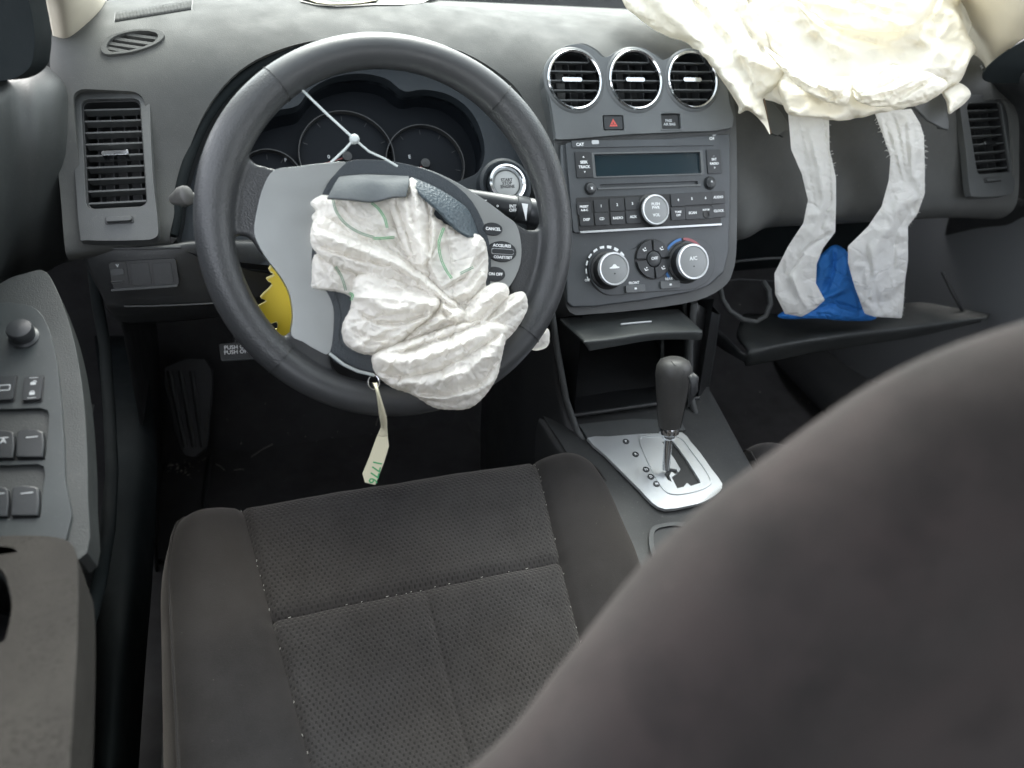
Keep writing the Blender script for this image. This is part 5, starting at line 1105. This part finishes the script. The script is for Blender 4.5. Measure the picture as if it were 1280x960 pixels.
prism('switch_plate', DP, [SWP, W1, W2], -.002, .0015, M['doortrim'], ddr, bevel=.0012, seg=2)
prism('switch_well', DP, W1, -.016, -.014, M['black'], ddr); prism('switch_well', DP, W2, -.016, -.014, M['black'], ddr)
well('well_wall', DP, W1, .013, M['dark'], ddr, h=-.001); well('well_wall', DP, W2, .013, M['dark'], ddr, h=-.001)
def wsw(x0, x1, y0, y1, y2):
    a = DP.pts([(x0+2, y0), ((x0+x1)/2, y0-3), (x1-2, y0), (x1, y1), (x1-1, y2), (x0-1, y2), (x0, y1)])
    A = DP.pts([(x0+2, y0), (x1-2, y0), (x1, y1), (x0, y1)]); B = DP.pts([(x0, y1), (x1, y1), (x1-1, y2), (x0-1, y2)])
    k = prism('window_switch', DP, DP.pts([(x0+1, y0), (x0+6, y0-2.5), ((x0+x1)/2, y0-3.5), (x1-6, y0-2.5), (x1-1, y0), (x1, (y0+y2)/2), (x1-2, y2), (x0-1, y2), (x0, (y0+y2)/2)], .0), -.014, .0045, M['button'], ddr, bevel=.0028, seg=3)
    u, v = DP.uv((x0+x1)/2, y0+3, .005); prism('bar_mark', DP, rrect(u, v, .009, .0008, .0003, 2), .0044, .0048, M['grey_print'], k)
    return k
wsw(22, 57, 543, 560, 574); k = wsw(-14, 20, 544, 560, 575); text('A', DP, *DP.uv(4, 551, .005), .006, .0048, M['grey_print'], k)
wsw(16, 51, 613, 632, 647); wsw(-18, 13, 614, 632, 648)
for cx, cy, w, h, mk in ((43, 488, 24, 31, 2), (8, 488, 26, 31, 1)):
    u, v, ww, hh = DP.c(cx, cy, w, h); prism('switch_gap', DP, rrect(u, v, ww*1.06, hh*1.06, .002, 4, .0), .001, .0022, M['black'], ddr)
    k = prism('lock_switch', DP, rrect(u, v, ww*.94, hh*.94, .002, 4), .001, .0046, M['button'], ddr, bevel=.0012)
    if mk == 2:
        for s in (1, -1):
            prism('lock_mark', DP, rrect(u, v+s*hh*.2-.0008, .0042, .0028, .0004, 2), .0046, .0048, M['grey_print'], k); prism('shackle_mark', DP, [arcseg(u+(.001 if s > 0 else 0), v+s*hh*.2+.0006, .0011, .0017, 0, 180, 6)], .0046, .0048, M['grey_print'], k)
            prism('bar_mark', DP, rrect(u, v+s*hh*.40, .007, .0005, .0002, 2), .0046, .0048, M['grey_print'], k)
    else: prism('window_mark', DP, [rrect(u, v, .009, .006, .001, 3), rrect(u, v, .0075, .0045, .0008, 3)], .0046, .0048, M['grey_print'], k)
MK = Frame(DP.P(*DP.uv(31, 423, 0)), yaw=-.06, lean=1.12)
lathe('mirror_knob', MK, 0, 0, [(.0120, 0), (.0125, .003), (.0100, .0045), (.0098, .006), (.0108, .008), (.0110, .014), (.0100, .0165), (.006, .0175), (0, .0178)], M['button'], ddr, n=36)
AR = Frame(V(*at(60, 800, Z=.553)), yaw=-.03, lean=1.50)
ARO = [(-120, 690), (-20, 678), (50, 676), (84, 681), (96, 694), (100, 720), (100, 780), (97, 850), (93, 920), (88, 1010), (80, 1150), (-120, 1150)]
CUP = smooth(AR.pts([(-60, 712), (-10, 712), (6, 722), (14, 742), (17, 765), (12, 795), (0, 812), (-60, 818)]), 3)
am = newmat('stained_armrest_cloth', (.06, .055, .05), .9, 0, .1, sheen=0.); b_ = bsdf(am)
c_ = ramp(am, noisen(am, 14, 6, .7), [(.3, (.026, .0245, .023)), (.7, (.037, .035, .032))]); d_ = ramp(am, noisen(am, 240, 4, .75), [(.5, g3(0)), (.62, g3(.75))]); z_ = ramp(am, noisen(am, 11, 3, .5), [(.45, g3(0)), (.62, g3(1))])
lk(am, mixc(am, mathn(am, 'MULTIPLY', d_, z_), c_, (.018, .017, .015)), b_.inputs['Base Color']); lk(am, bump(am, noisen(am, 700, 3), .4, .0006), b_.inputs['Normal'])
prism('armrest', AR, [smooth(AR.pts(ARO), 3), CUP], -.05, .006, am, ddr, bevel=.010, seg=5)
well('pull_cup', AR, CUP, .05, M['black'], ddr, h=-.006)
prism('cup_rim', AR, [CUP, [tuple(np.mean(CUP, 0)+(np.array(p)-np.mean(CUP, 0))*.94) for p in CUP]], -.006, .0015, M['door'], ddr, bevel=.0015)
patch('lower_trim', [[V(-.32, .80, .50), V(-.325, .7, .48), V(-.31, .3, .5), V(-.31, -.1, .5)], [V(-.36, .82, .40), V(-.36, .7, .38), V(-.36, .3, .38), V(-.36, -.1, .38)], [V(-.37, .84, .2), V(-.37, .7, .15), V(-.37, .3, .15), V(-.37, -.1, .15)]], M['dark'], ddr, ku=4, kv=4, solid=.004)
sail = [(-70, 98), (-30, 101), (0, 101), (16, 99), (30, 93), (41, 82), (45, 66), (46, 45), (43, 20), (38, -5), (34, -60), (-70, -60)]
SLF = Frame(V(*at(10, 50, Y=.86)), yaw=-.25, lean=.15)
prism('speaker_corner', SLF, smooth(SLF.pts(sail), 3), -.03, .004, M['soft_black'], ddr, bevel=.006, seg=4)
# seals and sill
strct(tube('door_seal', [at(x, y, Y=yy) for x, y, yy in ((64, -60, 1.04), (62, 0, 1.04), (60, 50, 1.05), (66, 76, 1.05), (84, 96, 1.05), (96, 112, 1.05))], .011, M['rubber'], None, n=12))
strct(tube('door_seal', [at(112, 300, Y=1.08), at(122, 380, Y=1.05), at(131, 430, Y=1.02), at(137, 520, Y=.92), at(140, 590, Y=.84), at(136, 660, Y=.76), at(124, 730, Y=.68), at(108, 790, Y=.62), at(98, 850, Y=.56), at(88, 980, Y=.46)], .0075, M['soft_black'], None, n=12))
strct(patch('sill', [[at(118, 420, Y=1.42), at(140, 420, Y=1.42), at(160, 420, Y=1.42), at(180, 420, Y=1.42)], [at(132, 560, Y=1.0), at(150, 560, Y=.98), at(176, 560, Y=.98), at(196, 560, Y=1.02)], [at(120, 700, Y=.84), at(146, 700, Y=.81), at(170, 700, Y=.81), at(192, 700, Y=.86)], [at(118, 830, Y=.72), at(136, 830, Y=.68), at(158, 830, Y=.68), at(182, 830, Y=.74)], [at(108, 980, Y=.6), at(126, 980, Y=.56), at(146, 980, Y=.56), at(172, 980, Y=.62)]], M['soft_black'], ku=5, kv=4, solid=.004))
strct(patch('kick_panel', [[V(-.31, 1.05, .60), V(-.31, 1.25, .60), V(-.31, 1.5, .60)], [V(-.315, 1.05, .3), V(-.315, 1.25, .3), V(-.315, 1.5, .3)], [V(-.34, 1.05, .0), V(-.34, 1.25, .0), V(-.34, 1.5, .0)]], M['black'], ku=3, kv=3, solid=.004))
# ---- footwell
mt = root('floor_mat', (0, 1.1, .01), 'black carpet floor mat with ribbed dead pedal and specks of dirt', 'floor mat')
MF = Frame((0, 1.1, .012), lean=pi/2)
prism('mat', MF, smooth(MF.pts([(196, 640), (214, 560), (252, 470), (300, 465), (420, 470), (540, 480), (600, 560), (600, 660), (400, 700), (196, 700)]), 3), 0, .006, M['mat'], mt, bevel=.003)
_d = lambda x, y: V(*(at(x, y, Z=.018)))
edge = [_d(252, 690), _d(256, 620), _d(262, 575), _d(278, 545), _d(300, 520), _d(318, 500)]
tube('mat_edge', edge, .005, M['dark'], mt, n=8)
dp_ = root('foot_rest', at(238, 510, Y=1.3), 'ribbed black foot rest left of the driver mat', 'foot rest')
FRm = Frame(V(*at(238, 512, Y=1.30)), yaw=-.05, lean=.75)
prism('pad', FRm, smooth(FRm.pts([(204, 458), (258, 449), (266, 480), (262, 520), (258, 562), (236, 572), (224, 560), (212, 510)]), 2), -.01, 0, M['dark'], dp_, bevel=.003)
for (xa, xb) in ((212, 232), (226, 243), (240, 254)):
    a, b = FRm.uv(xa, 464), FRm.uv(xb, 560); tube('rib', [FRm.P(*a, .002), FRm.P(*b, .002)], .0045, M['door'], dp_, n=8)
pp_ = root('parking_brake_pedal', at(292, 440, Y=1.05), 'parking brake pedal pad printed PUSH ON and PUSH OFF', 'pedal')
PF_ = Frame(V(*at(296, 440, Y=1.05)), lean=.5)
boxm('pad', PF_, *PF_.c(298, 439, 46, 22), -.008, 0, M['dark'], pp_, r=.003, bevel=.0015)
tube('lower_edge', [PF_.P(*PF_.uv(278, 451), .001), PF_.P(*PF_.uv(320, 448), .001)], .0014, M['doortrim'], pp_)
for s, y in (('PUSH ON', 435), ('PUSH OFF', 441)):
    u, v = PF_.uv(280, y); text(s, PF_, u, v, .0072, .0002, M['white_print'], pp_, align='LEFT', rot=-.03)
tube('arm', [PF_.P(0, 0, -.01), PF_.P(.01, .05, -.10), PF_.P(.02, .18, -.12)], .008, M['black'], pp_)
from mathutils.bvhtree import BVHTree as _B
_fv, _ff = grid_vf(_fg); BF_ = _B.FromPolygons([Vector(map(float, v)) for v in _fv], _ff)
def on_floor(px, py, lift=.008):
    d = Vector(ray(px, py)).normalized(); hit = BF_.ray_cast(Vector(EYE), d); return V(*(hit[0]-d*lift)) if hit[0] is not None else at(px, py, Z=.03)
db = []
r = np.random.default_rng(11)
def bit(p, s): q = [p+V(*r.normal(0, s, 2), abs(r.normal(0, s*.4))) for _ in range(4)]; return [np.array(x) for x in q], [(0, 1, 2), (0, 2, 3), (0, 3, 1), (1, 2, 3)]
for cx, cy, n, sp, s in ((228, 585, 26, 14, .0022), (215, 640, 16, 16, .0014), (245, 600, 12, 20, .001), (430, 560, 50, 110, .0007), (350, 590, 30, 60, .0008), (950, 470, 30, 70, .0010), (1050, 520, 10, 60, .001)):
    for _ in range(n):
        x, y = r.normal(cx, sp), r.normal(cy, sp*.45); db.append(bit(on_floor(x, y, .018), s*r.uniform(.6, 2.0)))
for (x0, y0, x1, y1) in ((314, 571, 341, 555), (270, 580, 281, 588), (292, 588, 306, 587), (470, 532, 474, 520)):
    db.append(tube_vf([on_floor(x0, y0, .02), on_floor((x0+x1)/2, (y0+y1)/2-1, .022), on_floor(x1, y1, .02)], .0006, 4))
deb = mesh('debris', *join_vf(db), newmat('dry_crumbs', (.42, .40, .35), .9), None, sharp=0); deb['kind'] = 'stuff'; deb['label'] = 'pale crumbs and dry grass bits scattered on the black footwell carpet'; deb['category'] = 'dirt'
# ================================================================ pillars
pl = root('pillar_trim', at(100, 20, Y=1.05), 'cream windscreen pillar trim beside the driver door', 'pillar trim', 'windscreen pillar trims')
patch('trim', [[at(70, 72, Y=1.04), at(86, 74, Y=1.04), at(104, 67, Y=1.07), at(124, 46, Y=1.11), at(139, 30, Y=1.15)], [at(67, 50, Y=1.03), at(84, 52, Y=1.02), at(104, 46, Y=1.05), at(126, 34, Y=1.10), at(140, 18, Y=1.15)],
               [at(61, 20, Y=1.0), at(80, 18, Y=.98), at(104, 12, Y=1.01), at(124, 8, Y=1.07), at(134, 2, Y=1.13)], [at(56, -6, Y=.97), at(75, -8, Y=.95), at(98, -12, Y=.98), at(116, -14, Y=1.03), at(126, -14, Y=1.09)], [at(40, -80, Y=.88), at(60, -82, Y=.86), at(82, -86, Y=.89), at(98, -88, Y=.94), at(106, -88, Y=1.0)],
               [V(-.24, .45, 1.17), V(-.23, .45, 1.18), V(-.21, .46, 1.19), V(-.19, .47, 1.2), V(-.17, .49, 1.2)]], M['cream'], pl, ku=5, kv=5, solid=.004)
patch('dash_end_cap', [[at(62, 68, Y=1.05), at(90, 70, Y=1.08), at(128, 48, Y=1.13), at(142, 26, Y=1.17)], [at(76, 84, Y=1.04), at(96, 82, Y=1.05), at(122, 60, Y=1.09), at(142, 36, Y=1.14)], [at(96, 112, Y=1.03), at(104, 104, Y=1.04), at(118, 80, Y=1.06), at(138, 50, Y=1.1)]], M['panel'], dash, ku=5, kv=4, solid=.004)
pr = root('pillar_trim', at(1240, 30, Y=1.0), 'cream windscreen pillar trim sweeping down beside the passenger door', 'pillar trim', 'windscreen pillar trims')
patch('trim', [[at(1190, 128, Y=1.12), at(1222, 112, Y=1.02), at(1236, 92, Y=.98), at(1252, 76, Y=.93)], [at(1200, 80, Y=1.12), at(1225, 84, Y=1.03), at(1242, 75, Y=.96), at(1262, 62, Y=.92)], [at(1192, 10, Y=1.12), at(1228, 30, Y=1.0), at(1252, 46, Y=.93), at(1284, 46, Y=.88)],
               [at(1200, -18, Y=1.05), at(1240, -8, Y=.95), at(1280, 14, Y=.88), at(1320, 28, Y=.84)], [at(1260, -70, Y=.92), at(1310, -60, Y=.84), at(1350, -36, Y=.80), at(1380, -14, Y=.78)], [at(1400, -160, Y=.75), at(1450, -150, Y=.7), at(1480, -120, Y=.66), at(1500, -100, Y=.64)]], M['cream'], pr, ku=5, kv=5, solid=.004)
# ================================================================ passenger door
pd = root('passenger_door', (1.1, .7, .3), 'dark grey passenger door panel beyond the dash on the far side', 'car door')
patch('upper_trim', [[at(1222, 92, Y=1.05), at(1233, 97, Y=.99), at(1262, 96, Y=.93), at(1300, 80, Y=.88), at(1400, 60, Y=.75)], [at(1226, 108, Y=1.05), at(1240, 110, Y=.98), at(1265, 108, Y=.92), at(1300, 108, Y=.87), at(1400, 110, Y=.74)], [at(1258, 150, Y=1.02), at(1272, 160, Y=.96), at(1290, 160, Y=.91), at(1320, 160, Y=.86), at(1420, 160, Y=.72)],
                     [at(1266, 250, Y=1.0), at(1276, 250, Y=.97), at(1300, 250, Y=.93), at(1340, 250, Y=.86), at(1440, 250, Y=.72)]], M['dark'], pd, ku=5, kv=5, solid=.004)
patch('lower_trim', [[at(1200, 232, Y=1.0), at(1240, 250, Y=.99), at(1266, 250, Y=.97), at(1300, 250, Y=.93), at(1440, 250, Y=.70)], [at(1180, 300, Y=1.12), at(1215, 310, Y=1.08), at(1250, 320, Y=1.02), at(1300, 330, Y=.95), at(1440, 350, Y=.72)], [at(1180, 380, Y=1.2), at(1210, 390, Y=1.15), at(1250, 400, Y=1.05), at(1300, 430, Y=.98), at(1440, 480, Y=.75)], [V(1.13, 1.45, .05), V(1.12, 1.25, .04), V(1.1, 1.0, .03), V(1.08, .7, .03), V(1.05, .3, .03)]], M['dark'], pd, ku=5, kv=5, solid=.004)
mc = Frame(V(*at(1262, 78, Y=.915)), yaw=-.4)
prism('mirror_corner', mc, smooth(mc.pts([(1229, 97), (1233, 86), (1248, 72), (1268, 58), (1300, 40), (1360, 10), (1360, 90), (1290, 103), (1255, 104), (1236, 103)]), 3), -.004, .0, M['soft_black'], pd, bevel=.001)
strct(tube('door_seal', [at(1222, 86, Y=1.0), at(1226, 100, Y=1.0), at(1230, 116, Y=1.0), at(1240, 135, Y=1.0)], .008, M['rubber'], None, n=10))
# ---- papers on the dash top
pp = root('papers', at(450, 2, Z=.872), 'loose cream papers lying on the dash top against the windscreen', 'paper')
for L, mt_, dz in (([(380, -14), (540, -16), (528, 4), (470, 6), (420, 8), (376, 2)], 'paper', 0), ([(376, -8), (480, -10), (470, 3), (430, 8), (396, 6)], 'tagpaper', .0022)):
    vs = [on_pad(x, y, .004)+V(0, 0, dz) for x, y in smooth(L, 2)]; vs2 = [v+V(0, 0, .0008) for v in vs]; n = len(vs)
    mesh('sheet', vs+vs2, [tuple(range(n)), tuple(range(n, 2*n))]+[(i, (i+1) % n, n+(i+1) % n, n+i) for i in range(n)], M[mt_], pp, sharp=30)
